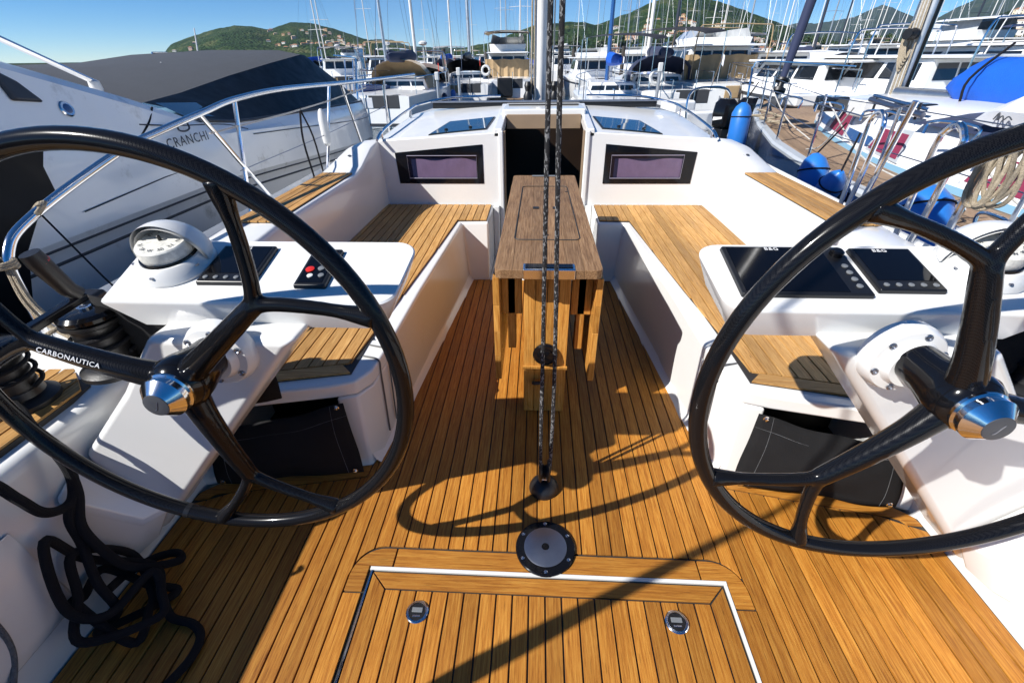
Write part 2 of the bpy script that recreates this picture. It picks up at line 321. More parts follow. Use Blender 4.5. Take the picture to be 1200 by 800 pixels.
# ---- benches, coaming, lockers
def mir(pts, s): return [(p[0] * s,) + tuple(p[1:]) for p in pts]
for s, side in ((1, 'starboard'), (-1, 'port')):
    b = MB()
    bot = [(.385, 3.555), (.385, 3.05), (.527, 3.045), (.62, 2.0), (.655, 1.55), (1.30, 1.55), (1.30, 3.555)]
    top = [(.385, 3.555), (.385, 3.115), (.572, 3.10), (.625, 2.03), (.638, 1.55), (1.26, 1.55), (1.26, 3.555)]
    b.frustum([(x * s, y, -.02) for x, y in bot], [(x * s, y, .409) for x, y in top])
    bench = b.build('bench', 'gelcoat', yacht, bevel=.016, seg=3)
    # kick fillet between bench front and sole
    fil = [(.527, 3.045), (.62, 2.0), (.655, 1.55), (.69, 1.25)]
    MB().grid([[(x * s, y, .045) for x, y in [(a + .004, c) for a, c in fil]], [((x - .006) * s, y, .016) for x, y in fil], [((x - .022) * s, y, .003) for x, y in fil], [((x - .028) * s, y, -.005) for x, y in fil]]).build('kick_strip', 'gelcoat', bench)
    # aft end of the bench: top slab, cheeks and kick around the open locker
    MB().frustum([(x * s, y, .345) for x, y in [(.64, 1.548), (.66, 1.33), (.70, 1.262), (.78, 1.235), (1.28, 1.125), (1.28, 1.548)]], [(x * s, y, .409) for x, y in [(.638, 1.548), (.655, 1.33), (.695, 1.262), (.78, 1.228), (1.28, 1.118), (1.28, 1.548)]]).build('locker_lid', 'gelcoat', bench, bevel=.012, seg=3)
    MB().frustum([(x * s, y, -.02) for x, y in [(.657, 1.548), (.672, 1.32), (.70, 1.235), (.775, 1.222), (.775, 1.548)]], [(x * s, y, .343) for x, y in [(.642, 1.548), (.66, 1.33), (.70, 1.262), (.775, 1.24), (.775, 1.548)]]).build('locker_cheek', 'gelcoat', bench, bevel=.012, seg=3)
    MB().frustum([(x * s, y, -.02) for x, y in [(1.235, 1.14), (1.36, 1.10), (1.36, 1.548), (1.235, 1.548)]], [(x * s, y, .343) for x, y in [(1.235, 1.15), (1.36, 1.12), (1.36, 1.548), (1.235, 1.548)]]).build('locker_cheek', 'gelcoat', bench, bevel=.012)
    MB().frustum([(x * s, y, -.02) for x, y in [(.776, 1.221), (1.234, 1.13), (1.234, 1.20), (.776, 1.29)]], [(x * s, y, .042) for x, y in [(.776, 1.228), (1.234, 1.138), (1.234, 1.20), (.776, 1.29)]]).build('locker_sill', 'gelcoat', bench, bevel=.008)
    MB().box(*sorted((.776 * s, 1.234 * s)), 1.50, 1.547, .0, .34).build('locker_dark_back', 'black_plastic', bench)  # black panel stands in for the shade inside the locker
    MB().box(*sorted((.776 * s, 1.234 * s)), 1.24, 1.50, .005, .03).build('locker_floor', 'black_plastic', bench)
    # grooves of the lid joint on the bench front
    MB().tube(catmull([(s * .652, 1.46, .05), (s * .640, 1.465, .34), (s * .645, 1.47, .4105), (s * .72, 1.50, .4115)], 5), .0035, 6).build('lid_joint', 'caulk_grey', bench)
    MB().tube(catmull([(s * .660, 1.385, .05), (s * .650, 1.39, .34), (s * .652, 1.395, .4105), (s * .72, 1.42, .4115)], 5), .0035, 6).build('lid_joint', 'caulk_grey', bench)
    # teak on the bench
    tk = MB().prism([(x * s, y) for x, y in [(.400, 3.535), (.400, 3.135), (.606, 3.125), (.690, 2.03), (.712, 1.80), (.725, 1.50), (.725, 1.30), (1.235, 1.185), (1.235, 3.535)]], .405, .4125).build('seat_panel', 'caulk', bench, smooth=False)
    INN = [(.606, 3.13), (.690, 2.03), (.712, 1.80), (.725, 1.50), (.728, 1.30)]
    x = .403
    while x < 1.23:
        x1 = min(x + PL - GAP, 1.232)
        if x1 < .606: yb = (3.14, 3.14)
        else: yb = [pw(INN, min(max(q, .606), .728)) + .004 if q < .728 else 1.298 - (q - .728) * .222 + .066 for q in (x, x1)]
        if x < .606 < x1: poly = [(x, 3.53), (x1, 3.53), (x1, pw(INN, x1)), (.61, 3.14), (x, 3.14)]
        else: poly = [(x, 3.53), (x1, 3.53), (x1, yb[1]), (x, yb[0])]
        plank([(q * s, y) for q, y in poly], tk, 'teak_bench', z=.420, th=.012); x += PL
    plank([(q * s, y) for q, y in [(.728, 1.300), (1.232, 1.188), (1.232, 1.246), (.775, 1.349)]], tk, 'teak_bench_x', z=.4202)
    # coaming
    sec = [(-1.2, (1.33, -.03), (1.358, .505), (1.392, .543), (1.85, .545), (1.90, .2)),
           (.95, (1.33, -.03), (1.358, .505), (1.392, .543), (1.85, .545), (1.90, .2)),
           (1.10, (1.33, -.03), (1.340, .53), (1.370, .565), (1.80, .57), (1.88, .3)),
           (1.30, (1.27, .02), (1.285, .61), (1.31, .645), (1.60, .64), (1.76, .52)),
           (1.55, (1.25, .30), (1.252, .69), (1.278, .725), (1.50, .72), (1.69, .53)),
           (2.0, (1.242, .38), (1.248, .722), (1.268, .752), (1.485, .748), (1.66, .54)),
           (3.02, (1.232, .38), (1.242, .722), (1.262, .752), (1.485, .748), (1.66, .55)),
           (3.16, (1.23, .38), (1.242, .745), (1.262, .778), (1.47, .775), (1.65, .56)),
           (3.40, (1.226, .38), (1.24, .83), (1.255, .862), (1.40, .86), (1.62, .58)),
           (3.60, (1.222, .38), (1.236, .858), (1.25, .885), (1.36, .875), (1.60, .60))]
    rows = []
    for y, a, b1, c, d, e in sec:
        f = lambda p: (p[0] * s, y, p[1])
        r = [f(a), f(((a[0] + b1[0]) / 2, (a[1] + b1[1]) / 2)), f(b1)]
        for tt in (.33, .66): r.append(f((b1[0] * (1 - tt) ** 2 + 2 * tt * (1 - tt) * (b1[0] + .002) + c[0] * tt * tt, b1[1] * (1 - tt) ** 2 + 2 * tt * (1 - tt) * c[1] + c[1] * tt * tt)))
        r += [f(c), f((lerp(c[0], d[0], .5), lerp(c[1], d[1], .5))), f(d), f((d[0] + .03, d[1] - .015)), f(e)]
        rows.append(r)
    co = MB().grid(rows).build('coaming', 'gelcoat', yacht, ang=38)
    for (y0, y1, x0, x1, z0, z1, nm) in ((2.0, 3.05, 1.272, 1.475, .7535, .7535, 'coaming_teak'),):
        tk = MB().prism([(x0 * s, y0), (x1 * s, y0 + .03), (x1 * s, y1), (x0 * s, y1)], .742, .755).build(nm, 'caulk', co, smooth=False)
        q = x0 + .004
        while q < x1 - .01:
            plank([(q * s, y0 + .004), ((q + .037) * s, y0 + .008), ((q + .037) * s, y1 - .004), (q * s, y1 - .004)], tk, 'teak_bench', z=.7615, th=.008); q += .041
    # side deck teak beside the wheel
    tk = MB().prism([(x * s, y) for x, y in [(1.415, -1.1), (1.80, -1.1), (1.78, .98), (1.64, 1.22), (1.415, 1.02)]], .535, .5585).build('side_deck_teak', 'caulk', co, smooth=False)
    q = 1.418
    while q < 1.79:
        yy = lambda v: min(1.0 + (v - 1.415) * .9, 1.22 - max(0, v - 1.64) * 1.7)
        plank([(q * s, -1.09), ((q + .044) * s, -1.09), ((q + .044) * s, yy(q + .044) - .01), (q * s, yy(q) - .01)], tk, 'teak_bench', z=.566, th=.009); q += .05
    # moulded pocket at the foot of the helm side
    MB().frustum(mir([(1.334, .20, .10), (1.334, .62, .10), (1.347, .62, .42), (1.347, .20, .42)], s), mir([(1.318, .24, .15), (1.318, .56, .15), (1.330, .56, .38), (1.330, .24, .38)], s)).build('moulded_panel', 'gelcoat', co, bevel=.01)
    # ---- helm console and its arm
    W = V(0, math.cos(R(14)), math.sin(R(14))); N = V(0, -math.sin(R(14)), math.cos(R(14))); O = V(0, .86, .94)
    def cp(u, wv, nn=0): return O + V(u * s, 0, 0) + W * wv + N * nn
    rr = .05
    outl = []
    for (cu, cw, a0) in ((.360 + rr, .0 + rr, 180), (1.045, .0, None), (1.075, .245, None), (.350 + rr, .245 - rr, 90)):
        if a0 is None: outl.append((cu, cw))
        else: outl += [(cu + rr * math.cos(R(a0 + 90 * i / 6)), cw + rr * math.sin(R(a0 + 90 * i / 6))) for i in range(7)]
    rings = []
    for (nn, ins, dn) in ((0, .006, 0), (-.004, .001, 0), (-.010, 0, 0), (-.085, .012, 0), (-.092, .022, 0)):
        ring = []
        for u, wv in outl:
            uu = u + (.34 * -nn if u < .5 else .55 * nn if u > 1 else 0); c = ((uu - .72) * (1 - ins * 2.2) + .72, (wv - .1225) * (1 - ins * 7) + .1225)
            ring.append(cp(c[0], c[1], nn))
        rings.append(ring)
    con = MB().loft(rings).build('helm_console', 'gelcoat', yacht, ang=40)
    MB().hexa([cp(.97, .12, -.11), cp(1.27, .16, -.34), cp(1.27, .24, -.34), cp(.97, .22, -.11)], [cp(1.0, .12, -.04), cp(1.28, .16, -.24), cp(1.28, .24, -.24), cp(1.0, .22, -.04)]).build('console_bracket', 'gelcoat', con, bevel=.02, seg=3)
    # leaning arm that carries the wheel
    ya = lambda z: lerp(.875, .812, (z - .05) / .82)
    A = [(.578, .872), (.93, .872), (1.09, .69), (1.348, .44), (1.348, .06), (1.30, .05), (1.185, .185)]
    MB().frustum([(x * s, ya(z), z) for x, z in A], [(x * s, ya(z) + .17, z) for x, z in A]).build('helm_arm', 'gelcoat', con, bevel=.022, seg=4)
    # raised aft skirt below the knee
    MB().frustum(mir([(1.19, .857, .20), (1.345, .845, .46), (1.345, .86, .07), (1.30, .862, .045)], s), mir([(1.245, .80, .20), (1.345, .72, .40), (1.345, .72, .06), (1.32, .78, .045)], s)).build('arm_skirt', 'gelcoat', con, bevel=.015, seg=3)
    c0 = (-.754, .682, .856) if s < 0 else (.712, .653, .879)
    MB().lathe([(.078, -.012), (.078, .008), (.075, .014), (.073, .022), (.070, .026), (.054, .028), (.050, .036), (.046, .046)], (c0[0], .806, c0[2] - .012), axis=(0, -1, 0), n=40).build('shaft_flange', 'gelcoat', con)
    for i in range(6):
        a = R(20 + 60 * i); MB().lathe([(.0072, 0), (.0072, .003), (.005, .004), (.003, .002)], (c0[0] + .062 * math.cos(a), .806 - .0265, c0[2] - .012 + .062 * math.sin(a)), axis=(0, -1, 0), n=12).build('bolt', 'steel_brushed', con)
# ---- bulkhead, companionway, coachroof
RB = [(3.56, .93), (4.1, .985), (4.5, 1.02), (4.9, 1.02), (5.6, .96), (7.2, .74)]
RX = [(3.56, 1.245), (4.5, 1.16), (5.6, .97), (7.2, .5)]
def zroof(x, y):
    t = max(0, (abs(x) - .33)) / .92; return pw(RB, y) - .058 * t ** 1.4
ys = [3.572, 3.62, 3.75, 3.9, 4.1, 4.3, 4.5, 4.65, 4.9, 5.2, 5.6, 6.2, 7.2]
cr = part_of(None, 'coachroof', yacht)
for s in (1, -1):
    rows = []
    for y in ys:
        xo = pw(RX, y); r = [(s * lerp(.335, xo, i / 7), y, zroof(lerp(.335, xo, i / 7), y)) for i in range(8)]
        zz = r[-1][2]; r += [(s * (xo + .035), y, zz - .012), (s * (xo + .06), y, zz - .05), (s * (xo + .19), y, .57)]
        rows.append(r)
    MB().grid(rows).build('roof_moulding', 'gelcoat', cr, ang=40)
    # bulkhead panel with a real window recess
    f = lambda x, z, y=3.56: (x * s, y, z)
    Wn = [(.455, .572), (.455, .8525), (1.125, .796), (1.115, .572)]
    Oq = [(.325, .40), (.325, .928), (1.25, .873), (1.235, .40)]
    mb = MB(); mb.add([f(*p) for p in Oq] + [f(*p) for p in Wn] + [f(p[0], p[1], 3.60) for p in Wn], [(0, 1, 5, 4), (1, 2, 6, 5), (2, 3, 7, 6), (3, 0, 4, 7)] + [(4 + i, 4 + (i + 1) % 4, 8 + (i + 1) % 4, 8 + i) for i in range(4)])
    mb.add([f(.325, .928), f(1.25, .873), f(1.25, .886, 3.575), f(.325, .934, 3.575)], [(0, 1, 2, 3)])
    bh = mb.build('bulkhead', 'gelcoat', yacht, smooth=False)
    win = part_of(None, 'bulkhead_window', yacht)
    cxw = sum(p[0] for p in Wn) / 4; czw = sum(p[1] for p in Wn) / 4
    sc = lambda p, k: ((p[0] - cxw) * k + cxw, (p[1] - czw) * k + czw)
    ip = [(.505, .612), (.505, .775), (1.035, .775), (1.03, .612)]
    mb = MB(); mb.add([f(*p, 3.556) for p in [sc(p, .995) for p in Wn]] + [f(*p, 3.556) for p in ip] + [f(*p, 3.566) for p in ip] + [f(*p, 3.597) for p in [sc(p, .995) for p in Wn]], [(0, 1, 5, 4), (1, 2, 6, 5), (2, 3, 7, 6), (3, 0, 4, 7)] + [(4 + i, 4 + (i + 1) % 4, 8 + (i + 1) % 4, 8 + i) for i in range(4)] + [(i, (i + 1) % 4, 12 + (i + 1) % 4, 12 + i) for i in range(4)])
    mb.build('frame', 'window_black', win, smooth=False)
    MB().tube([f(*p, 3.5545) for p in ip], .003, 6, closed=True).build('opening_rim', 'rim_violet', win)
    MB().box(*sorted((.506 * s, 1.034 * s)), 3.568, 3.572, .613, .774).build('pane', 'window_tint', win)
    rows = []
    for j in range(9):
        r = []
        for i in range(17):
            u = i / 16; v = j / 8
            x = lerp(.56 if s > 0 else .51, 1.03 if s > 0 else .97, u); zt = .742 + .010 * math.sin(u * 9 + s) + (.012 * math.sin(u * 4) if s < 0 else 0) + .02 * max(0, u - .75) * 2
            r.append((x * s, 3.5665 - .0014 * math.sin(u * 13 + v * 5) * v, lerp(.616, zt, v)))
        rows.append(r)
    MB().grid(rows).build('curtain', 'curtain', win)
    # companionway post and raised frame
    MB().box(*sorted((.300 * s, .336 * s)), 3.545, 3.64, -.02, .945).build('companionway_post', 'gelcoat', yacht, bevel=.01, seg=3)
    MB().box(*sorted((.286 * s, .2995 * s)), 3.565, 3.62, .0, .94).build('post_trim', 'lining_beige', yacht, bevel=.003)
    MB().hexa([(.300 * s, 3.56, .90), (.372 * s, 3.56, .90), (.372 * s, 4.5, .99), (.300 * s, 4.5, .99)], [(.308 * s, 3.56, .957), (.366 * s, 3.56, .955), (.366 * s, 4.5, 1.045), (.308 * s, 4.5, 1.045)]).build('hatch_rail', 'gelcoat', cr, bevel=.008, seg=2)
    MB().box(*sorted((.3365 * s, .3845 * s)), 3.50, 3.553, -.05, .412).build('companionway_side', 'gelcoat', yacht, bevel=.008)
    # deck light in the roof
    q = [(.43, 3.665), (.865, 3.605), (.765, 3.99), (.395, 4.06)]
    g = lambda p, dz: (p[0] * s, p[1], zroof(*p) + dz)
    mx_, my_ = sum(p[0] for p in q) / 4, sum(p[1] for p in q) / 4; q2 = [((p[0] - mx_) * .93 + mx_, (p[1] - my_) * .93 + my_) for p in q]
    dl = part_of(None, 'deck_light', cr)
    MB().frustum([g(p, -.01) for p in q], [g(p, .0075) for p in q]).build('frame', 'screen_bezel', dl, bevel=.003)
    MB().frustum([g(p, .004) for p in q2], [g(p, .0095) for p in q2]).build('pane', 'hatch_glass', dl)
    for tt in (.3, .72):
        px, py = lerp(q[0][0], q[1][0], tt), lerp(q[0][1], q[1][1], tt) + .075; MB().lathe([(.014, 0), (.014, .008), (.008, .011)], (px * s, py, zroof(px, py) + .009), n=14).build('hinge_knob', 'black_plastic', dl)
    # long dark side window of the coachroof and side deck
    rw = []
    for y in (3.75, 4.2, 4.7, 5.4, 6.2):
        xo = pw(RX, y); zz = zroof(xo, y); rw.append([(s * (xo + .071), y, zz - .06), (s * (xo + .155), y, zz - .20)])
    MB().grid(rw).build('side_window', 'window_black', cr)
    hr = [(s * (pw(RX, y) - .02), y, zroof(pw(RX, y), y) + h) for y, h in ((3.50, .02), (3.62, .055), (3.9, .07), (4.3, .075), (4.55, .07))] + [(s * .85, 4.68, 1.085), (s * .4, 4.74, 1.09)]
    MB().tube(catmull(hr, 6), .011, 8).build('handrail', 'steel', cr)
    for y in (3.62, 4.3): MB().tube([(s * (pw(RX, y) - .02), y, zroof(pw(RX, y), y) - .01), (s * (pw(RX, y) - .02), y, zroof(pw(RX, y), y) + .07)], .008, 8).build('handrail_foot', 'steel', cr)
    dk = []
    for y, bm_ in ((-1.2, 1.86), (1.0, 1.9), (2.5, 1.9), (4, 1.84), (5.5, 1.6), (7, 1.15), (8.2, .62), (9.2, .05)):
        zd = .545 + max(0, y - 2) * .028; xi = min(pw([(-1.2, 1.6), (3.6, 1.4), (5.6, 1.0), (7.2, .5), (9.2, 0)], y), bm_)
        dk.append([(s * xi, y, zd + .01), (s * bm_, y, zd), (s * (bm_ + .015), y, zd + .03), (s * (bm_ + .03), y, zd), (s * (bm_ + .02), y, zd - .4), (s * bm_ * .82, y, -.72), (s * bm_ * .45, y, -1.1), (0, y, -1.2)])
    MB().grid(dk).build('hull', 'gelcoat', yacht)
# sliding hatch, track across the roof, interior
MB().box(-.335, .335, 4.03, 4.80, .985, 1.042).build('sliding_hatch', 'gelcoat', cr, bevel=.012, seg=3)
MB().box(-.30, .30, 4.005, 4.028, .90, 1.005).build('hatch_lining', 'lining_beige', cr, bevel=.004)
MB().box(-.30, .30, 4.33, 4.36, 1.043, 1.052).build('hatch_seal', 'caulk', cr)
MB().box(-1.02, 1.02, 4.585, 4.625, 1.048, 1.062).build('sheet_track', 'steel_brushed', cr, bevel=.004)
MB().box(-1.02, 1.02, 4.60, 4.66, 1.0, 1.0475).build('track_base', 'black_plastic', cr, bevel=.004)
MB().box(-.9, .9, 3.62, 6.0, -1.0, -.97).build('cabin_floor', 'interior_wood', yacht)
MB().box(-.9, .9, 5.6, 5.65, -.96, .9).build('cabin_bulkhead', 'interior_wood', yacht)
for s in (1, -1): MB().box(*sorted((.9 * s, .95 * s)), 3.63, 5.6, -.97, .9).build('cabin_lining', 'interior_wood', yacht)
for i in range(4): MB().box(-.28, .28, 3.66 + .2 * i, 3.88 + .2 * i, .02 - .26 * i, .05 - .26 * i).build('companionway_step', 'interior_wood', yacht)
MB().box(-.385, .385, 3.05, 3.55, -.06, -.006).build('footwell_step', 'gelcoat', yacht, bevel=.006)
MB().box(-.299, .299, 3.545, 3.60, -.03, .30).build('washboard', 'gelcoat', yacht, bevel=.01)
for s in (1, -1): text('· ●', 'coaming_fitting', 'grey_print', yacht, .03, frame((1.36 * s, 3.28, .825), (s, 0, 0), (0, 1, .3)))
# mast
MB().loft([[(-.03 + .075 * math.cos(2 * math.pi * k / 20), 6.2 + .11 * math.sin(2 * math.pi * k / 20), z) for k in range(20)] for z in (.7, 4, 9, 14)]).build('mast', 'mast_white', yacht)
for dx, r in ((-.13, .012), (-.10, .009), (.085, .010), (.12, .008)): MB().tube([(dx, 6.1, .9), (dx * .9, 6.15, 13)], r, 6).build('halyard', 'grey_rope' if dx > 0 else 'beige_rope', yacht)
MB().lathe([(.05, 0), (.055, .05), (.03, .10), (.045, .16), (.03, .2)], (-.17, 6.05, .95), n=14).build('mast_winch', 'black_plastic', yacht)
MB().lathe([(.05, 0), (.055, .05), (.03, .10), (.045, .16), (.03, .2)], (.14, 6.05, .95), n=14).build('mast_winch', 'black_plastic', yacht)
MB().loft([[(.07 * math.cos(2 * math.pi * k / 16), y, 2.55 + .11 * math.sin(2 * math.pi * k / 16)) for k in range(16)] for y in (.9, 3.5, 6.05)]).build('boom', 'mast_white', yacht)
# ================================================================== equipment in the cockpit
def wheel(c, base, lab, flip):
    t = thing('steering_wheel', (c[0], c[1], c[2] - .45), lab, 'steering wheel')
    c = V(*c); RR = .450
    pt = lambda r, a, d=0: c + V(r * math.cos(a), d, r * math.sin(a))
    MB().tube([pt(RR, 2 * math.pi * i / 120) for i in range(120)], .0172, 14, closed=True).build('rim', 'carbon', t)
    for k in range(3):
        a = R(base + 120 * k)
        J = pt(.272, a, -.004)
        path = catmull([pt(.03, a, -.002), pt(.10, a, -.008), pt(.19, a, -.008), J], 5); n = len(path)
        sp = MB().tube(path, [lerp(.032, .0190, (i / (n - 1)) ** .6) for i in range(n)], 14)
        for d in (-1, 1):
            q = catmull([pt(.235, a, -.006), pt(.285, a + R(2.0) * d, -.004), pt(.36, a + R(12) * d, -.001), pt(.448, a + R(20.6) * d, 0)], 6)
            sp.tube(q, [lerp(.0155, .0125, i / (len(q) - 1)) + .009 * max(0, i / (len(q) - 1) - .8) / .2 for i in range(len(q))], 12)
        so_ = sp.build('spoke', 'carbon', t); rm = so_.modifiers.new('fuse', 'REMESH'); rm.mode = 'VOXEL'; rm.voxel_size = .0042; rm.use_smooth_shade = True; sm = so_.modifiers.new('soft', 'SMOOTH'); sm.factor = .6; sm.iterations = 9
    MB().lathe([(.03, .115), (.041, .11), (.044, .06), (.054, .02), (.058, -.010), (.052, -.026), (.044, -.034), (.02, -.034)], (c.x, c.y, c.z), axis=(0, 1, 0), n=36).build('hub', 'black_gloss', t)
    cap = MB().lathe([(.03, .024), (.0440, .026), (.0450, .034), (.0410, .037), (.0410, .042), (.0435, .044), (.0435, .051), (.0405, .054), (.0270, .068), (.0242, .0705)], (c.x, c.y - .006, c.z), axis=(0, -1, 0), n=40).build('hub_cap', 'steel', t)
    MB().lathe([(.0240, .069), (.0240, .0718), (.022, .0724), (.008, .0724)], (c.x, c.y - .006, c.z), axis=(0, -1, 0), n=32).build('cap_plate', 'grey_print', cap)
    text('J', 'cap_mark', 'steel_brushed', cap, .022, frame((c.x, c.y - .0788, c.z), (1, 0, 0), (0, 0, 1)), depth=.0003, shear=.4)
    if flip:
        a = R(base + 120); o = pt(.185, a, -.009) + V(0, -.90, .44) * .0250; text('CARBONAUTICA', 'lettering', 'white_print', t, .0135, frame(o, pt(0, 0) - pt(.2, a), V(0, .44, .90)), depth=.0004, space=1.1)
    else:
        a = R(base + 240); o = pt(.185, a, -.009) + V(0, -.90, .44) * .0250; text('CARBONAUTICA', 'lettering', 'white_print', t, .0155, frame(o, pt(.2, a) - pt(0, 0), V(0, .44, .90)), depth=.0004, space=1.1)
    if flip:
        a0 = R(-112); MB().tube([pt(RR, a0 + R(i * .5)) for i in range(4)], .0178, 14).build('tape_band', 'screen_bezel', t)
    return t
wheel((-.754, .682, .856), 40.5, 'large black carbon steering wheel before the console with the small red-button keypad', True)
wheel((.712, .653, .879), 110.5, 'large black carbon steering wheel before the console with the wide chart plotter', False)
# ---- console instruments
W14 = V(0, math.cos(R(14)), math.sin(R(14))); N14 = V(0, -math.sin(R(14)), math.cos(R(14)))
def cpt(u, wv, nn=0): return V(0, .86, .94) + V(u, 0, 0) + W14 * wv + N14 * nn
def display(name, u0, u1, w0, w1, lab, keys=0, logo='B&G', knob=False, split=None):
    t = thing(name, cpt((u0 + u1) / 2, w0, 0), lab, 'display' if name != 'autopilot_keypad' else 'keypad')
    q = lambda a, b, n: cpt(a, b, n)
    MB().hexa([q(u0, w0, -.004), q(u1, w0, -.004), q(u1, w1, -.004), q(u0, w1, -.004)], [q(u0 + .002, w0 + .002, .011), q(u1 - .002, w0 + .002, .011), q(u1 - .002, w1 - .002, .011), q(u0 + .002, w1 - .002, .011)]).build('housing', 'screen_bezel', t, bevel=.004, seg=3)
    e = .010; uk = u1 - e if split is None else split
    wk = w0 + (.034 if keys and split is None else e)
    MB().hexa([q(u0 + e, wk, .009), q(uk, wk, .009), q(uk, w1 - e, .009), q(u0 + e, w1 - e, .009)], [q(u0 + e, wk, .0118), q(uk, wk, .0118), q(uk, w1 - e, .0118), q(u0 + e, w1 - e, .0118)]).build('screen', 'screen_glass', t)
    if logo: text(logo, 'logo', 'white_print', t, .016, frame(q((u0 + uk) / 2 + (.0 if split else .0), w1 - .0155, .0124), (1, 0, 0), W14), depth=.0002, space=1.15)
    for i in range(keys):
        if split is None:
            u = lerp(u0 + .02, u1 - .02, i / max(1, keys - 1)); c = q(u, w0 + .018, .0112); MB().lathe([(.006, 0), (.006, .002), (.004, .003)], c, axis=N14, n=10).build('key', 'grey_plastic', t)
        else:
            c = q((split + u1) / 2 + .002, lerp(w0 + .03, w1 - .08, i / max(1, keys - 1)), .0112); MB().lathe([(.007, 0), (.007, .002), (.005, .003)], c, axis=N14, n=12).build('key', 'grey_plastic', t)
    if knob: MB().lathe([(.015, 0), (.015, .010), (.011, .013), (.004, .013)], q((split + u1) / 2 + .002, w1 - .035, .0112), axis=N14, n=20).build('dial_knob', 'black_gloss', t)
    return t
display('chart_plotter', .404, .686, .040, .222, 'wide black chart plotter with dark screen on the helm console', keys=4, knob=True, split=.635)
display('instrument_display', .702, .846, .058, .218, 'square black instrument display beside the wide chart plotter', keys=5)
display('instrument_display', -.846, -.706, .058, .208, 'square black instrument display between compass and red-button keypad', keys=5)
kp = display('autopilot_keypad', -.608, -.530, .050, .196, 'small black autopilot keypad with one red button on the helm console', logo=None)
for (du, dw, m, r) in ((.024, .058, 'red_plastic', .0105), (.050, .062, 'grey_plastic', .008), (.032, .034, 'white_plastic', .007), (.058, .036, 'grey_plastic', .007), (.040, .095, 'grey_plastic', .007), (.060, .098, 'grey_plastic', .006)):
    MB().lathe([(r, 0), (r, .0022), (r * .7, .003)], cpt(-.608 + du, .05 + dw, .0118), axis=N14, n=14).build('button', m, kp)
def compass(u, wv, lab):
    c = cpt(u, wv, 0); t = thing('compass', c, lab, 'compass')
    MB().lathe([(.090, -.004), (.092, .006), (.088, .016), (.079, .030), (.072, .036), (.066, .036)], c, axis=N14, n=40).build('base', 'white_plastic', t)
    MB().lathe([(.066, .034), (.064, .040), (.058, .041), (.058, .030)], c, axis=N14, n=36).build('bezel', 'black_gloss', t)
    d = MB().lathe([(.052, .030), (.059, .040), (.060, .054), (.058, .068), (.055, .071), (.006, .073)], c, axis=N14, n=36).build('dial', 'dial_print', t)
    for i in range(12):
        a = R(30 * i); p = c + N14 * .0733 + V(math.cos(a), 0, 0) * .043 + W14 * math.sin(a) * .043
        text(['N', '3', '6', 'E', '12', '15', 'S', '21', '24', 'W', '30', '33'][i], 'dial_figure', 'grey_print', d, .013, frame(p, (-math.sin(a), *(W14 * math.cos(a)).yz), N14.cross(V(-math.sin(a), *(W14 * math.cos(a)).yz))), depth=.0002)
    MB().lathe([(.004, .072), (.004, .084), (.002, .086)], c, axis=N14, n=10).build('pivot', 'black_plastic', t)
    rows_o, rows_i = [], []
    for rad, rows in ((.0925, rows_o), (.0835, rows_i)):
        for j in range(11):
            b = R(lerp(88, 170, j / 10)); r = []
            for i in range(25):
                a = R(lerp(2, 178, i / 24)); loc = V(rad * math.cos(a), -rad * math.sin(a) * math.cos(b), rad * 1.02 * math.sin(a) * math.sin(b))
                r.append(c + V(loc.x, 0, 0) + W14 * loc.y + N14 * (loc.z + .018))
            rows.append(r)
    rows_i.reverse(); MB().loft([a for a in [*rows_o, *rows_i]], False).build('hood', 'white_plastic', t, ang=50)
    for i in (200, 270, 340): 
        p = c + V(.084 * math.cos(R(i)), 0, 0) + W14 * (.084 * math.sin(R(i))) + N14 * .0235; MB().lathe([(.0045, 0), (.0045, .002), (.002, .002)], p, axis=N14, n=10).build('screw', 'steel_brushed', t)
compass(-.935, .135, 'white hooded compass on the console with the red-button keypad')
compass(.965, .150, 'white hooded compass on the console with the chart plotter')
# ---- cockpit table
t = thing('cockpit_table', (0, 2.4, 0), 'weathered teak drop-leaf cockpit table before the companionway', 'table')
topz = .75; YT0, YT1 = 1.495, 3.016; hw = .197
o2 = []
for (cx_, cy_, a0) in ((hw - .03, YT0 + .03, -90), (hw - .03, YT1 - .03, 0), (-hw + .03, YT1 - .03, 90), (-hw + .03, YT0 + .03, 180)): o2 += [(cx_ + .03 * math.cos(R(a0 + 22.5 * i)), cy_ + .03 * math.sin(R(a0 + 22.5 * i))) for i in range(5)]
for k in range(6):
    x0, x1 = lerp(-hw, hw, k / 6) + .0002, lerp(-hw, hw, (k + 1) / 6) - .0002
    poly = [(x0, YT0), (x1, YT0), (x1, YT1), (x0, YT1)]
    if k == 0: poly = [(x0 + .022, YT0), (x1, YT0), (x1, YT1), (x0 + .022, YT1), (x0 + .006, YT1 - .006), (x0, YT1 - .022), (x0, YT0 + .022), (x0 + .006, YT0 + .006)]
    if k == 5: poly = [(x1 - .022, YT0), (x1 - .006, YT0 + .006), (x1, YT0 + .022), (x1, YT1 - .022), (x1 - .006, YT1 - .006), (x1 - .022, YT1), (x0, YT1), (x0, YT0)]
    MB().prism(poly, topz - .034, topz + random.uniform(-.0006, .0006)).build('plank', 'teak_table', t, smooth=False, bevel=.0015, seg=2)
lid = MB()
ln = []
for (cx_, cy_, a0) in ((.116, 1.84, -90), (.108, 2.69, 0), (-.108, 2.69, 90), (-.116, 1.84, 180)): ln += [(cx_ + .022 * math.cos(R(a0 + 18 * i)), cy_ + .03 * math.sin(R(a0 + 18 * i)), topz + .0006) for i in range(6)]
lid.tube(ln, .0028, 6, closed=True).build('lid_groove', 'caulk', t)
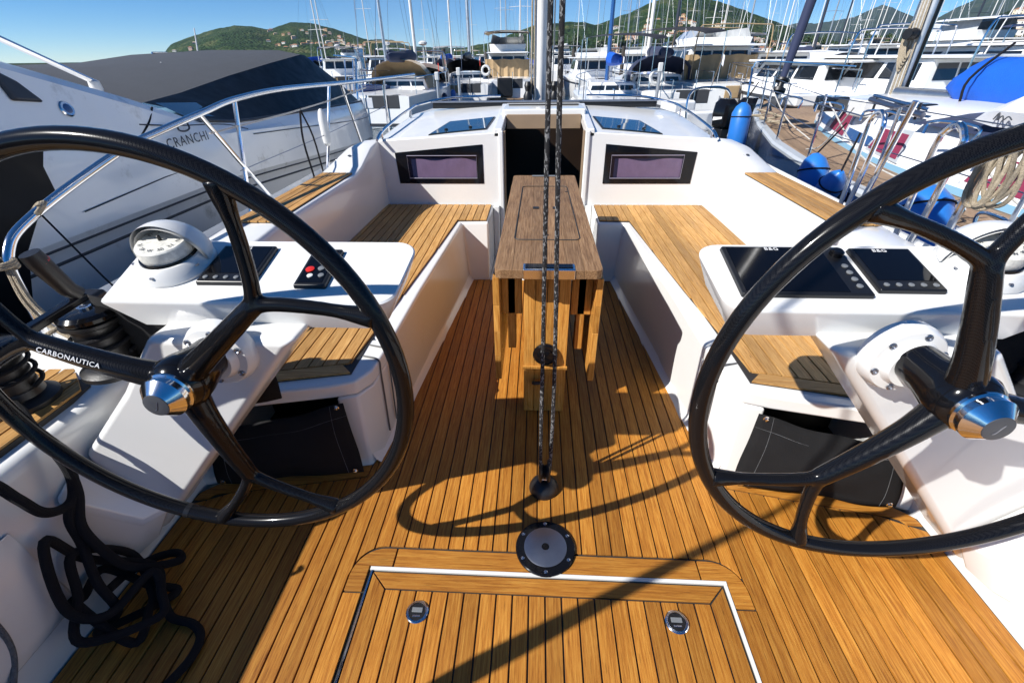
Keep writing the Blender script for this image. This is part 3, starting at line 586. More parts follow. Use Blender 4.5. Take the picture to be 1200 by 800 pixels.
for x in (-.050, .050): MB().box(x - .015, x + .015, 2.26, 2.295, topz - .002, topz + .003).build('lid_catch', 'black_plastic', t, bevel=.002)
for x, y in ((.0, 1.87), (-.005, 2.60), (.12, 2.6)): MB().lathe([(.008, 0), (.008, .0014), (.002, .0014)], (x, y, topz), n=12).build('finger_hole', 'caulk', t)
MB().box(-.093, .097, YT0 - .004, YT0 + .055, topz - .036, topz + .0035).build('end_plate', 'steel', t, bevel=.003)
MB().box(-.085, .089, YT0 + .012, YT0 + .048, topz + .0036, topz + .006).build('plate_slot', 'black_gloss', t, bevel=.002)
MB().box(-.078, .078, YT1 - .045, YT1 - .015, topz + .0008, topz + .005).build('end_plate', 'grey_plastic', t, bevel=.002)
for s in (1, -1):
    lf = part_of(None, 'drop_leaf', t)
    for k in range(4):
        z1 = .700 - k * .119; MB().box(*sorted((s * .184, s * .209)), 1.535, 2.98, z1 - .1185, z1).build('plank', 'teak_table_side', lf, smooth=False, bevel=.002)
    MB().box(*sorted((s * .125, s * .158)), 1.62, 1.68, .33, .705).build('leaf_bracket', 'teak_table_side', t, bevel=.003)
    MB().box(*sorted((s * .100, s * .183)), 1.62, 1.66, .50, .714).build('end_board', 'teak_table_side', t, bevel=.003)
    MB().box(*sorted((s * .185, s * .207)), 1.56, 1.60, .701, .714).build('leaf_hinge', 'black_plastic', t, bevel=.002)
# trunk of vertical boards
for k in range(4):
    x0, x1 = lerp(-.090, .095, k / 4), lerp(-.090, .095, (k + 1) / 4) - .002
    MB().box(x0, x1, 1.59, 1.615, 0.001, .714).build('trunk_board', 'teak_table_side', t, smooth=False, bevel=.002)
MB().box(-.086, .091, 1.6155, 2.95, .002, .40).build('trunk', 'teak_table_side', t, bevel=.004)
MB().box(-.05, .05, 1.62, 2.9, .40, .715).build('inner_box', 'teak_table_side', t)
MB().box(-.094, .099, 1.580, 1.5895, .245, .262).build('trunk_rail', 'teak_table_side', t, bevel=.002)
MB().lathe([(.052, 0), (.054, .010), (.048, .018), (.036, .020), (.034, .030), (.010, .032)], (.002, 1.589, .325), axis=(0, -1, 0), n=30).build('socket', 'black_gloss', t)
MB().tube(catmull([(-.045, 1.585, .17), (-.045, 1.56, .185), (-.02, 1.558, .19), (-.005, 1.575, .18)], 4), .008, 8).build('cleat', 'black_plastic', t)
# ---- mainsheet with its deck block
t = thing('deck_block', (0, 1.145, 0), 'black swivel block on a round base where the mainsheet meets the sole', 'block')
MB().lathe([(.056, 0), (.056, .010), (.050, .026), (.038, .040), (.024, .048), (.014, .050)], (0, 1.145, .0), n=28).build('base', 'black_plastic', t)
for s in (1, -1): MB().lathe([(.006, 0), (.040, .001), (.044, .006), (.036, .012), (.008, .014)], (.0 + .009 * s, 1.145, .098), axis=(s, 0, 0), n=24).build('cheek', 'black_plastic', t)
MB().lathe([(.027, -.0085), (.021, 0), (.027, .0085)], (0, 1.145, .098), axis=(1, 0, 0), n=24).build('sheave', 'black_plastic', t)
MB().tube(catmull([(-.012, 1.145, .03), (-.014, 1.145, .05), (.014, 1.145, .05), (.012, 1.145, .03)], 4), .005, 8).build('shackle', 'steel', t)
rp = MB().tube(catmull([(-.024, 1.133, 2.45), (-.027, 1.135, 1.5), (-.020, 1.14, .6), (-.016, 1.140, .15), (-.010, 1.15, .078), (0, 1.155, .070), (.012, 1.15, .078), (.020, 1.142, .15), (.018, 1.140, .6), (-.003, 1.135, 1.5), (.010, 1.133, 2.45)], 14), .0064, 10).build('mainsheet', 'fleck_rope')
tag(rp, 'black and white flecked mainsheet rope running up from the deck block', 'rope')
# ---- black locker cloths
def cloth(s, lab):
    t = thing('locker_cloth', (s * 1.0, 1.18, .03), lab, 'cloth cover')
    TL_, TR_, BL_, BR_ = V(.735, 1.208, .350), V(1.215, 1.125, .285), V(.70, 1.165, .045), V(1.255, 1.095, .025)
    rows = []
    for j in range(13):
        v = j / 12; r = []
        for i in range(21):
            u = i / 20; p = (TL_ * (1 - u) + TR_ * u) * (1 - v) + (BL_ * (1 - u) + BR_ * u) * v
            bul = .045 * math.sin(math.pi * min(1, v * 1.05)) * math.sin(math.pi * u) ** .7 + .006 * math.sin(u * 9 + v * 7) * v
            sag = -.018 * math.sin(math.pi * u) * (1 - v)
            r.append((p.x * s, p.y - bul, p.z + sag + .004 * math.sin(u * 14)))
        rows.append(r)
    b = MB().grid(rows); o = b.build('cloth', 'black_fabric', t); m = o.modifiers.new('solid', 'SOLIDIFY'); m.thickness = .004
    for j in (2,):
        MB().tube([V(*rows[j][i]) + V(0, -.0035, 0) for i in range(21)], .0011, 5).build('seam', 'grey_rope', t)
    for i in (2, 18): MB().tube([V(*rows[j][i]) + V(0, -.0035, 0) for j in range(13)], .0011, 5).build('seam', 'grey_rope', t)
    for i, j in ((1, 0), (1, 12), (19, 12), (19, 0)):
        p = V(*rows[j][i]) + V(0, -.004, .012 if j else -.012); MB().lathe([(.011, 0), (.011, .003), (.007, .004), (.006, .010), (.003, .011)], p, axis=(0, -1, 0), n=16).build('press_stud', 'steel', t)
cloth(1, 'black fabric cover over the locker under the console with the chart plotter')
cloth(-1, 'black fabric cover over the locker under the console with the red-button keypad')
# ---- winches and line hardware
def winch(p, lab, cover=False, sc=1.0):
    t = thing('winch', p, lab, 'winch'); p = V(*p)
    MB().lathe([(.085 * sc, 0), (.085 * sc, .014), (.074 * sc, .022), (.060 * sc, .030)], p, n=32).build('base', 'black_plastic', t)
    prof = [(.060 * sc, .03), (.056 * sc, .05)] + [(.054 * sc + .0022 * (i % 2), .052 + .010 * i) for i in range(10)] + [(.058 * sc, .152), (.070 * sc, .160), (.070 * sc, .168), (.060 * sc, .171)]
    MB().lathe(prof, p, n=36).build('drum', 'black_plastic', t)
    MB().lathe([(.064 * sc, .170), (.069 * sc, .176), (.069 * sc, .186), (.060 * sc, .196), (.040 * sc, .200), (.018, .200)], p, n=36).build('self_tailer', 'black_gloss', t)
    MB().lathe([(.017, .198), (.017, .206), (.010, .206), (.009, .196)], p, n=20).build('socket', 'steel', t)
    q = catmull([p + V(.066 * math.cos(a), .066 * math.sin(a), .06 + .003 * i) for i, a in enumerate([R(30 * j) for j in range(28)])], 2)
    MB().tube(q, .006, 8).build('rope_turns', 'black_rope', t)
    return t
winch((-1.295, 1.03, .625), 'black self-tailing winch on the coaming beside the white hooded compass, handle above it', sc=1.05)
winch((-1.53, .93, .566), 'black winch standing on the teak side deck next to the pushpit rope knot')
winch((1.30, 1.03, .625), 'black winch on the coaming behind the chart plotter console', sc=1.05)
t = thing('winch_crank', (-1.24, .9, .86), 'black winch handle with thick upright grip and red ring', 'winch handle')
MB().tube([(-1.25, 1.0, .885), (-1.255, .985, .905), (-1.26, .96, .99), (-1.262, .955, 1.015)], [.019, .021, .024, .022], 14).build('grip', 'black_plastic', t)
MB().tube([(-1.260, .963, .985), (-1.261, .961, .990)], .0243, 14).build('grip_ring', 'red_plastic', t)
MB().hexa([(-1.235, 1.01, .865), (-1.265, 1.01, .865), (-1.29, .84, .84), (-1.26, .84, .84)], [(-1.235, 1.01, .885), (-1.265, 1.01, .885), (-1.29, .84, .862), (-1.26, .84, .862)]).build('arm', 'black_gloss', t, bevel=.006)
t = thing('rope_clutch', (-1.33, 1.08, .66), 'black rope clutch with two steel pins beside the winch handle', 'clutch')
MB().hexa([(-1.37, 1.02, .65), (-1.29, 1.02, .65), (-1.29, 1.14, .655), (-1.37, 1.14, .655)], [(-1.36, 1.04, .84), (-1.30, 1.04, .84), (-1.30, 1.12, .845), (-1.36, 1.12, .845)]).build('body', 'black_plastic', t, bevel=.012)
for y, z in ((1.04, .80), (1.10, .82)): MB().lathe([(.006, 0), (.006, .004), (.003, .005)], (-1.30, y, z), axis=(1, 0, 0), n=10).build('pin', 'steel', t)
MB().tube(catmull([(-1.33, 1.02, .80), (-1.45, .92, .74), (-1.62, .82, .70), (-1.76, .70, .70)], 5), .006, 8).build('line', 'beige_rope', t)
# black bag hung behind the chart plotter arm
t = thing('stowage_bag', (1.2, 1.0, .60), 'black cloth bag hanging behind the wheel arm on the chart plotter side', 'bag')
rows = [[(lerp(1.03, 1.36, i / 10), 1.045 - .012 * math.sin(i * .9 + j), lerp(.86, .52, j / 6) - .03 * math.sin(i / 10 * math.pi)) for i in range(11)] for j in range(7)]
o = MB().grid(rows).build('cloth', 'black_fabric', t); o.modifiers.new('s', 'SOLIDIFY').thickness = .006
t = thing('stowage_bag', (-1.15, 1.08, .55), 'black cloth bag hanging between the winch and the wheel arm', 'bag')
rows = [[(-lerp(.84, 1.28, i / 10), 1.05 - .012 * math.sin(i * .9 + j), lerp(.86, .50, j / 6) - .02 * math.sin(i / 10 * math.pi)) for i in range(11)] for j in range(7)]
o = MB().grid(rows).build('cloth', 'black_fabric', t); o.modifiers.new('s', 'SOLIDIFY').thickness = .006
# ---- the heap of black line
def rope(name, pts, r, m, lab, k=8, cat='rope'):
    o = MB().tube(catmull(pts, k), r, 10).build(name, m); return tag(o, lab, cat)
hx = []
random.seed(3)
pile = [(-1.30, .78, .50), (-1.295, .75, .42), (-1.30, .70, .36), (-1.295, .68, .27), (-1.26, .63, .17), (-1.22, .60, .08), (-1.26, .56, .045)]
for i in range(19):
    a = i * .95 + .5; rx = .10 + .05 * math.sin(i * 1.7); ry = .075 + .03 * math.cos(i * 2.3)
    xx = -1.235 + 1.15 * rx * math.cos(a); xc = max(xx, -1.305); pile.append((xc, .63 + 1.15 * ry * math.sin(a), .020 + .0042 * i + .012 * math.sin(i * 2.1) + max(0, -1.20 - xc) * 1.1 + (xc - xx) * 1.5))
pile += [(-1.18, .70, .11), (-1.13, .645, .05), (-1.10, .618, .018), (-1.03, .605, .016), (-.985, .575, .016), (-.975, .52, .016), (-1.0, .45, .016), (-1.03, .38, .016), (-1.0, .25, .016)]
rope('sheet_rope', pile, .0118, 'black_rope', 'heap of thick black rope lying against the helm side, tail on the sole')
rope('sheet_rope', [(-1.38, .60, .59), (-1.33, .64, .575), (-1.305, .65, .50), (-1.30, .665, .43), (-1.30, .70, .395), (-1.298, .735, .40), (-1.30, .765, .46), (-1.315, .78, .55), (-1.36, .80, .60), (-1.42, .84, .605), (-1.49, .88, .60)], .0125, 'black_rope', 'thick black rope bight hanging down from the side deck')
rope('sheet_rope', [(-1.34, .79, .585), (-1.310, .775, .54), (-1.296, .765, .48), (-1.292, .745, .40), (-1.285, .70, .32), (-1.262, .69, .22), (-1.24, .70, .13), (-1.20, .74, .075), (-1.17, .775, .05), (-1.205, .80, .045), (-1.25, .77, .06), (-1.27, .70, .09), (-1.25, .63, .13)], .0125, 'black_rope', 'thick black rope loop lying over the rope heap corner')
rope('thin_rope', [(-1.40, .42, .58), (-1.345, .44, .52), (-1.325, .47, .36), (-1.322, .46, .2), (-1.315, .40, .1), (-1.30, .30, .02)], .007, 'grey_rope', 'thin grey rope curving down the helm side below the black heap')
# ---- own rails
t = thing('pushpit_rail', (-1.75, 1.3, .55), 'polished steel guard rail along the port side deck with rope knots at its curved end', 'rail')
rail = catmull([(-1.75, 1.245, .55), (-1.75, 1.25, .75), (-1.75, 1.285, .885), (-1.75, 1.42, .965), (-1.75, 1.86, 1.09), (-1.75, 2.13, 1.135), (-1.75, 2.47, 1.18), (-1.75, 2.76, 1.215), (-1.75, 3.31, 1.235), (-1.74, 4.27, 1.225), (-1.70, 5.2, 1.22), (-1.55, 6.2, 1.23)], 8)
MB().tube(rail, .0155, 12).build('rail_tube', 'steel', t)
for (y0, z0, y1) in ((2.42, 1.175, 2.95), (2.75, 1.21, 2.60), (4.1, 1.225, 3.75), (4.35, 1.225, 4.75), (5.6, 1.22, 5.6)): MB().tube([(-1.75, y0, z0), (-1.78, y1, .55)], .0125, 10).build('stanchion', 'steel', t)
MB().tube([(-1.75, 2.45, 1.08), (-1.75, 3.3, 1.09), (-1.745, 3.95, 1.11), (-1.72, 4.9, 1.16)], .005, 6).build('guard_line', 'white_rope', t)
MB().tube([(-1.76, 2.62, .86), (-1.76, 3.75, .88), (-1.74, 5.5, .95)], .003, 6).build('guard_wire', 'steel_brushed', t)
for (c, ax) in (((-1.75, 1.255, .855), 0), ((-1.75, 1.44, .975), 1)):
    pts = [(c[0] + .026 * math.cos(a), c[1] + (.026 * math.sin(a) if ax == 0 else .01 * (i - 9) / 9 + .018 * math.sin(a)), c[2] + (.012 * (i - 9) / 9 if ax == 0 else .022 * math.sin(a + .8))) for i, a in enumerate([R(50 * j) for j in range(20)])]
    MB().tube(catmull(pts, 3), .0075, 8).build('rope_knot', 'beige_rope', t)
for dx in (0, .012): MB().tube(catmull([(-1.75 + dx, 1.255, .85), (-1.72 + dx * 2, 1.22, .74), (-1.66 + dx * 3, 1.20, .66), (-1.55 + dx, 1.18, .60)], 6), .0075, 8).build('hanging_line', 'beige_rope', t)
MB().tube([(-1.75, 1.44, .97), (-1.60, 1.40, .75), (-1.50, 1.36, .66)], .0035, 6).build('thin_line', 'black_rope', t)
for y in (3.45, 3.62): MB().tube(catmull([(-1.75, 3.50, 1.10), (-1.755, y, .9), (-1.76, y + .05, .6)], 4), .007, 6).build('dark_line', 'black_rope', t)
MB().lathe([(.012, 0), (.030, .02), (.034, .06), (.034, .20), (.024, .25), (.010, .27)], (-1.76, 3.86, .80), n=16).build('white_sleeve', 'white_plastic', t)
t = thing('guard_rail', (1.75, 2.4, .55), 'polished steel gate hoops standing on the starboard side deck', 'rail')
MB().tube([(1.75, 2.62, .55), (1.75, 2.50, 1.20)], .014, 10).build('stanchion', 'steel', t)
MB().tube(catmull([(1.75, 2.75, .55), (1.75, 2.77, 1.0), (1.75, 2.765, 1.10), (1.75, 2.71, 1.135), (1.75, 2.66, 1.09), (1.75, 2.66, .98), (1.75, 2.70, .55)], 7), .013, 10).build('gate_hoop', 'steel', t)
MB().tube(catmull([(1.75, 2.26, .55), (1.75, 2.27, 1.02), (1.75, 2.25, 1.10), (1.75, 2.20, 1.135), (1.75, 2.15, 1.10), (1.75, 2.135, 1.02), (1.75, 2.16, .55)], 7), .014, 10).build('gate_hoop', 'steel', t)
MB().tube([(1.75, 2.50, 1.19), (1.75, 2.85, 1.10), (1.75, 5.0, 1.2)], .004, 6).build('guard_wire', 'steel_brushed', t)
MB().tube(catmull([(1.75, .2, 1.13), (1.75, 1.0, 1.13), (1.75, 1.7, 1.14), (1.75, 1.9, 1.12), (1.75, 1.98, 1.02), (1.75, 2.0, .55)], 7), .015, 10).build('rail_tube', 'steel', t)
# coil of line hung from the starboard rail
t = thing('rope_coil', (1.76, 1.80, .93), 'coil of cream rope hanging on the starboard rail beside the wheel rim', 'rope')
for i in range(7):
    pts = [(1.74 + .012 * math.sin(i * 2.1 + a * 2) - .004 * i, 1.87 + .012 * i - .02 + (.045 + .006 * (i % 3)) * math.cos(a), .99 + .015 * math.sin(i) + (.105 + .008 * (i % 4)) * math.sin(a)) for a in [R(24 * j) for j in range(15)]]
    MB().tube(catmull(pts, 2, True), .0085, 7, closed=True).build('coil_turn', 'beige_rope', t)
# ---- unseen pole added aft of the frame, tapered to cast the diagonal sole shadow
t = thing('backstay_or_shadow_pole', (-1.07, -.08, .56), 'unseen dark tapered pole added on the port quarter to cast the sole shadow', 'backstay_or_shadow_pole')
MB().tube([(-1.17, -.06, .56), (-1.16, -.07, .95), (-1.14, -.11, 1.45), (-1.14, -.16, 1.9), (-1.145, -.18, 2.3), (-1.1, .4, 6.0)], [.030, .030, .020, .011, .007, .006], 10).build('shadow_pole', 'black_gloss', t)
# ================================================================== neighbours in the berths
mat('hull_grey', (.88, .88, .87), .20, coat=.5, var=.03, vscale=2, dirt=((.42, .40, .36), 3.5, .58, .8), droughn=.06)
mat('boot_dark', (.03, .035, .045), .5)
mat('canvas_grey', (.040, .044, .052), .85, sheen=.05, var=.12, vscale=5, bump=.3, bscale=260)
mat('canvas_black', (.005, .006, .008), .4, coat=0, spec=.15, var=.3, vscale=4, droughn=.2)
mat('canvas_blue', (.002, .095, .52), .7, sheen=0, var=.12, vscale=6, bump=.35, bscale=90)
mat('canvas_navy', (.012, .020, .060), .8, sheen=.15, var=.15, vscale=6)
mat('canvas_tan', (.40, .28, .15), .8, sheen=.2, var=.12, vscale=6)
mat('canvas_brown', (.16, .085, .035), .8, sheen=.2, var=.15, vscale=6)
mat('canvas_white', (.62, .64, .68), .7, var=.1, vscale=6)
mat('hull_navy', (.008, .020, .060), .18, coat=.1, spec=.3, droughn=.05)
mat('hull_white', (.84, .84, .83), .25, coat=.3, var=.04, vscale=.6, dirt=((.5, .48, .43), .8, .62, .85))
mat('hull_cream', (.70, .66, .56), .3, coat=.3, var=.04, vscale=.6)
mat('hull_blue', (.02, .08, .25), .2, coat=.5)
mat('stripe_blue', (.02, .075, .22), .3, coat=.3)
mat('stripe_light', (.20, .38, .52), .35)
mat('toe_grey', (.42, .45, .48), .4, var=.08)
mat('fender_blue', (.015, .15, .50), .4, sheen=.1, var=.08, vscale=10)
mat('glass_dark', (.012, .016, .022), .06, coat=.5)
mat('glass_blue', (.03, .09, .17), .06, coat=.5)
mat('maroon', (.22, .025, .065), .6, var=.2, vscale=40, aniso=(1, 5, .4))
mat('clear_vinyl', (.45, .47, .48), .12, coat=.5, var=.15, vscale=3)
mat('orange_red', (.6, .05, .03), .6)
# ---- grey motor cruiser on the port side
cr_ = thing('motor_cruiser', (-4.3, 4, -.7), 'light grey motor cruiser with dark canvas canopy moored along the port side', 'motor boat')
XS = [(-3, -2.62), (2, -2.56), (4, -2.52), (6, -2.52), (8, -2.8), (9.5, -3.35), (10.6, -4.0), (11.2, -4.5)]
ZK = [(-3, .62), (3.5, .62), (4.2, .58), (6, .46), (7.5, .34), (9, .30), (11.2, .32)]
ZT = [(-3, 1.25), (-.6, 1.30), (1.0, 1.42), (1.8, 1.50), (2.4, 1.43), (3.1, 1.20), (3.65, 1.0), (4.15, .94), (6.3, .88), (8, .80), (9.5, .78), (11.2, .80)]
ys = [-3, -1.5, -.6, .4, 1.0, 1.4, 1.8, 2.1, 2.4, 2.75, 3.1, 3.4, 3.65, 3.9, 4.15, 4.7, 5.4, 6.3, 7.2, 8, 8.8, 9.5, 10.1, 10.6, 11.2]
rows = []
for y in ys:
    x = pw(XS, y); zk = pw(ZK, y); zt = pw(ZT, y); zu = min(zk + .30, zt - .04)
    rows.append([(x + -.55, y, -.80), (x - .16, y, -.35), (x - .05, y, zk - .17), (x - .035, y, zk - .10), (x + .005, y, zk - .015), (x + .0, y, zk + .03), (x - .012, y, lerp(zk, zu, .5)), (x - .02, y, zu), (x - .055 - .10 * max(0, zt - 1.05), y, max(zu + .005, zt - .05)), (x - .10 - .16 * max(0, zt - 1.05), y, zt), (x - .45 - .2 * max(0, zt - 1.05), y, zt + .015), (-4.55, y, min(zt + .03, 1.1))])
MB().grid(rows).build('hull', 'hull_grey', cr_, ang=28)
for dz, r, m in ((-.055, .007, 'boot_dark'), (-.135, .010, 'boot_dark'), (.27, .004, 'boot_dark')):
    MB().tube([(pw(XS, y) + (-.01 if dz > -.1 else -.045), y, pw(ZK, y) + dz) for y in ys if (y < 9.9 and (dz < 0 or y > 3.9))], r, 6).build('styling_line', m, cr_)
xf = lambda y, z: pw(XS, y) - .006
def hull_text(s, y0, y1, z0, z1, size, name, sh=0, sp=1.0):
    a = V(xf(y0, z0) + .012, y0, z0); b = V(xf(y1, z1) + .012, y1, z1); return text(s, name, 'boot_dark', cr_, size, frame((a + b) / 2, b - a, (-.06, 0, 1)), depth=.0008, shear=sh, space=sp)
hull_text('CRANCHI', 3.08, 3.57, .925, .925, .088, 'hull_lettering', sp=1.15)
hull_text('Mediterranée 43', 2.50, 2.88, .42, .44, .058, 'hull_script', sh=.4)
MB().tube(catmull([(xf(3.30, 1) + .008, 3.27, 1.035), (xf(3.3, 1) + .01, 3.27, .995), (xf(3.3, 1) + .01, 3.33, .982), (xf(3.3, 1) + .008, 3.38, .995), (xf(3.3, 1) + .005, 3.38, 1.035)], 4), .006, 6).build('hull_emblem', 'boot_dark', cr_)
# canopy
NE = [(-3.10, 3.75, 1.13), (-3.10, 4.2, 1.17), (-3.12, 5.0, 1.27), (-3.12, 5.9, 1.37), (-3.15, 6.75, 1.45), (-3.18, 6.95, 1.44)]
rows = []
for i, (x, y, z) in enumerate(NE):
    rows.append([(x, y, z), (x - .25, y - .05, z + .05), (-4.2, y - .2, max(1.36, z + .06)), (-5.2, y - .3, max(1.38, z + .02)), (-5.6, y - .35, max(1.3, z - .06))])
rows.insert(0, [(-3.15, 3.2, 1.10), (-3.5, 3.0, 1.25), (-4.2, 2.8, 1.33), (-5.2, 2.6, 1.35), (-5.6, 2.6, 1.25)])
top = MB().grid(rows).build('canopy_top', 'canvas_grey', cr_)
rows = [[(x, y, z), (lerp(x, pw(XS, y2), .5), lerp(y, y2, .5), lerp(z, z2, .55)), (pw(XS, y2) - .14, y2, z2)] for (x, y, z), (y2, z2) in zip(NE, ((3.85, 1.0), (4.25, .95), (5.1, .935), (6.2, .90), (7.3, .85), (8.0, .83)))]
MB().grid(rows).build('canopy_side', 'canvas_black', cr_)
MB().grid([[(-3.18, 6.95, 1.44), (-4.2, 6.75, 1.5), (-5.6, 6.6, 1.38)], [(-2.95, 8.0, .83), (-4.2, 8.6, .86), (-5.6, 8.0, .83)]]).build('canopy_front', 'canvas_black', cr_)
MB().grid([[(-2.66, 3.65, 1.01), (-2.66, 4.1, .955), (-2.66, 4.6, .93)], [(-2.98, 3.72, 1.13), (-2.95, 4.15, 1.10), (-2.9, 4.5, 1.02)]]).build('side_glass', 'glass_dark', cr_)
MB().tube(catmull([(-2.62, 3.6, 1.03), (-2.63, 4.2, .955), (-2.63, 5.2, .925), (-2.62, 6.3, .895), (-2.75, 7.6, .85)], 5), .012, 6).build('gunwale_trim', 'boot_dark', cr_)
for (x, y, z) in ((-4.0, 5.31, 1.36), (-4.2, 6.0, 1.42), (-4.2, 6.3, 1.45)): MB().ball((x, y, z + .02), .012, 8).build('canopy_button', 'white_plastic', cr_)
MB().tube([(-4.9, 6.40, 1.36), (-4.9, 6.43, 1.49), (-4.9, 6.70, 1.49)], .010, 6).build('grab_bar', 'steel', cr_)
MB().tube([(-4.6, 6.85, 1.40), (-4.6, 6.96, 1.76)], [.012, .006], 6).build('antenna', 'white_plastic', cr_)
# aft quarter: vent, light, folded arch strut, dark stern cover
v0 = V(-2.72, 2.30, 1.30)
MB().frustum([(-2.62, 2.34, 1.24), (-2.62, 2.50, 1.22), (-2.65, 2.44, 1.33), (-2.65, 2.32, 1.40)], [(-2.60, 2.36, 1.25), (-2.60, 2.485, 1.235), (-2.63, 2.43, 1.32), (-2.63, 2.335, 1.38)]).build('side_vent', 'boot_dark', cr_, bevel=.01)
MB().lathe([(.036, -.02), (.040, .006), (.034, .012), (.028, .012)], (-2.615, 2.60, 1.185), axis=(1, 0, .25), n=24).build('light_ring', 'steel', cr_)
MB().lathe([(.027, -.01), (.027, .010), (.018, .016), (.006, .017)], (-2.615, 2.60, 1.185), axis=(1, 0, .25), n=20).build('side_light', 'stripe_blue', cr_)
MB().tube([(-2.80, 1.9, 1.80), (-2.78, 2.35, 1.62), (-2.75, 3.0, 1.30)], .016, 8).build('arch_strut', 'steel', cr_)
MB().tube([(-2.80, 1.9, 1.76), (-2.78, 2.35, 1.585)], .016, 8).build('arch_strut', 'steel', cr_)
MB().lathe([(.028, 0), (.034, .03), (.03, .07), (.015, .08)], (-2.75, 3.0, 1.23), n=12).build('strut_foot', 'white_plastic', cr_)
MB().lathe([(.02, 0), (.02, .05)], (-2.78, 2.45, 1.60), n=10).build('strut_clamp', 'white_plastic', cr_)
MB().tube(catmull([(-2.58, 2.95, .98), (-2.59, 3.1, 1.06), (-2.62, 3.22, 1.14)], 4), .007, 6).build('dark_line', 'black_rope', cr_)
rows = []
EDGE = [(.30, 1.78), (.62, 1.95), (.73, 2.06), (.82, 2.24), (.95, 2.24), (1.02, 2.27), (1.06, 2.20), (1.12, 2.05)]
for j in range(9):
    r = []
    for z, ye in EDGE:
        y = lerp(-1.0, ye, (j / 8) ** .6); r.append((-2.525 + .014 * math.sin(z * 17 + j * 1.1) - .05 * max(0, z - 1.0), y, z + .012 * math.sin(j * 1.7)))
    rows.append(r)
MB().grid(rows).build('stern_cover', 'canvas_black', cr_)
rows = [[(-2.53 - .5 * k * .1, lerp(-.5, 2.05 - .05 * k, j / 8), 1.10 + .05 * k + .015 * math.sin(j * 1.5 + k * 2)) for j in range(9)] for k in range(5)]
MB().grid(rows).build('stern_cover_fold', 'canvas_grey', cr_)
for s_, ya_ in ((0, 8.3), (0, 9.0), (0, 9.7), (0, 10.4)): MB().tube([(pw(XS, ya_) - .14, ya_, .82), (pw(XS, ya_) - .10, ya_ + .12, 1.38)], .012, 6).build('bow_stanchion', 'steel', cr_)
MB().tube([(pw(XS, y) - .10, y + .12, z) for y, z in ((7.6, 1.0), (8.3, 1.38), (9.0, 1.40), (9.7, 1.42), (10.4, 1.44), (11.0, 1.46))], .014, 8).build('bow_rail', 'steel', cr_)
MB().tube(catmull([(-2.59, 3.02, 1.06), (-2.56, 3.3, 1.02), (-2.545, 3.8, .97), (-2.54, 4.1, .90)], 5), .004, 5).build('panel_joint', 'boot_dark', cr_)
MB().tube([(-2.55, 2.35, .70), (-2.55, 3.0, .74), (-2.545, 3.9, .76)], .004, 5).build('panel_joint', 'boot_dark', cr_)
# ---- navy sailing yacht on the starboard side
ny = thing('sailing_yacht', (3.95, 3, -.7), 'dark navy hulled sailing yacht with teak side deck and blue boom cover', 'yacht')
TX = [(-2.5, 2.35), (2.1, 2.25), (3.2, 2.27), (4.0, 2.32), (5.4, 2.52), (6.6, 2.84), (7.75, 3.22), (9.4, 3.95)]
ys = [-2.5, -1, .5, 1.5, 2.1, 2.7, 3.2, 4, 4.7, 5.4, 6, 6.6, 7.2, 7.75, 8.3, 8.9, 9.4]
zs = lambda y: .55 + max(0, y - 4.5) * .03
MB().grid([[(lerp(pw(TX, y), 3.95, .55), y, -1.1), (pw(TX, y) + .12, y, -.72), (pw(TX, y) + .02, y, -.1), (pw(TX, y), y, zs(y) - .10), (pw(TX, y), y, zs(y) - .03)] for y in ys]).build('hull', 'hull_navy', ny)
MB().grid([[(7.9 - lerp(pw(TX, y), 3.95, .55), y, -1.1), (7.9 - pw(TX, y), y, -.1), (7.9 - pw(TX, y), y, zs(y))] for y in ys]).build('hull_side', 'hull_navy', ny)
MB().grid([[(pw(TX, y) - .004, y, zs(y) - .035), (pw(TX, y) - .008, y, zs(y) - .01), (pw(TX, y) + .01, y, zs(y) + .012), (pw(TX, y) + .09, y, zs(y) + .012), (pw(TX, y) + .095, y, zs(y) - .02)] for y in ys]).build('toe_rail', 'toe_grey', ny)
MB().grid([[(pw(TX, y) + .08, y, zs(y) - .016), (3.95, y, zs(y) + .03), (7.9 - pw(TX, y), y, zs(y))] for y in ys]).build('deck_base', 'teak_grey', ny)
for k in range(12):
    a, b = .105 + k * .062, .105 + k * .062 + .056
    MB().grid([[(pw(TX, y) + a, y, zs(y) - .008), (pw(TX, y) + b, y, zs(y) - .008)] for y in ys[:14]]).build('plank', 'teak_grey', ny, smooth=False)
CBX = [(-2.5, .62), (4, .60), (6.4, .66), (7.4, .85)]
cys = [1.0, 2.0, 2.6, 3.2, 3.8, 4.4, 5.0, 5.6, 6.2, 6.7, 7.2]
CH = [(1.0, .46), (4.5, .46), (6.0, .38), (6.7, .26), (7.2, .06)]
rows = []
for y in cys:
    xb = pw(TX, y) + pw(CBX, y); h = pw(CH, y); z0 = zs(y) - .015; wd = 3.95 - xb
    rows.append([(xb, y, z0), (xb + .012, y, z0 + .06), (xb + .06, y, z0 + h * .55), (xb + .11, y, z0 + h * .88), (xb + .19, y, z0 + h), (xb + wd * .55, y, z0 + h + .035), (3.95, y, z0 + h + .055), (7.9 - xb - .19, y, z0 + h), (7.9 - xb, y, z0)])
cab = MB().grid(rows).build('cabin', 'hull_white', ny)
MB().grid([[(pw(TX, y) + pw(CBX, y) - .004, y, zs(y) - .004), (pw(TX, y) + pw(CBX, y) + .006, y, zs(y) + .045)] for y in cys[:-1]]).build('light_stripe', 'stripe_light', cab)
MB().grid([[(pw(TX, y) + pw(CBX, y) + .022, y, zs(y) + .085), (pw(TX, y) + pw(CBX, y) + .045, y, zs(y) + .17)] for y in cys if y < 6.8]).build('dark_stripe', 'stripe_blue', cab)
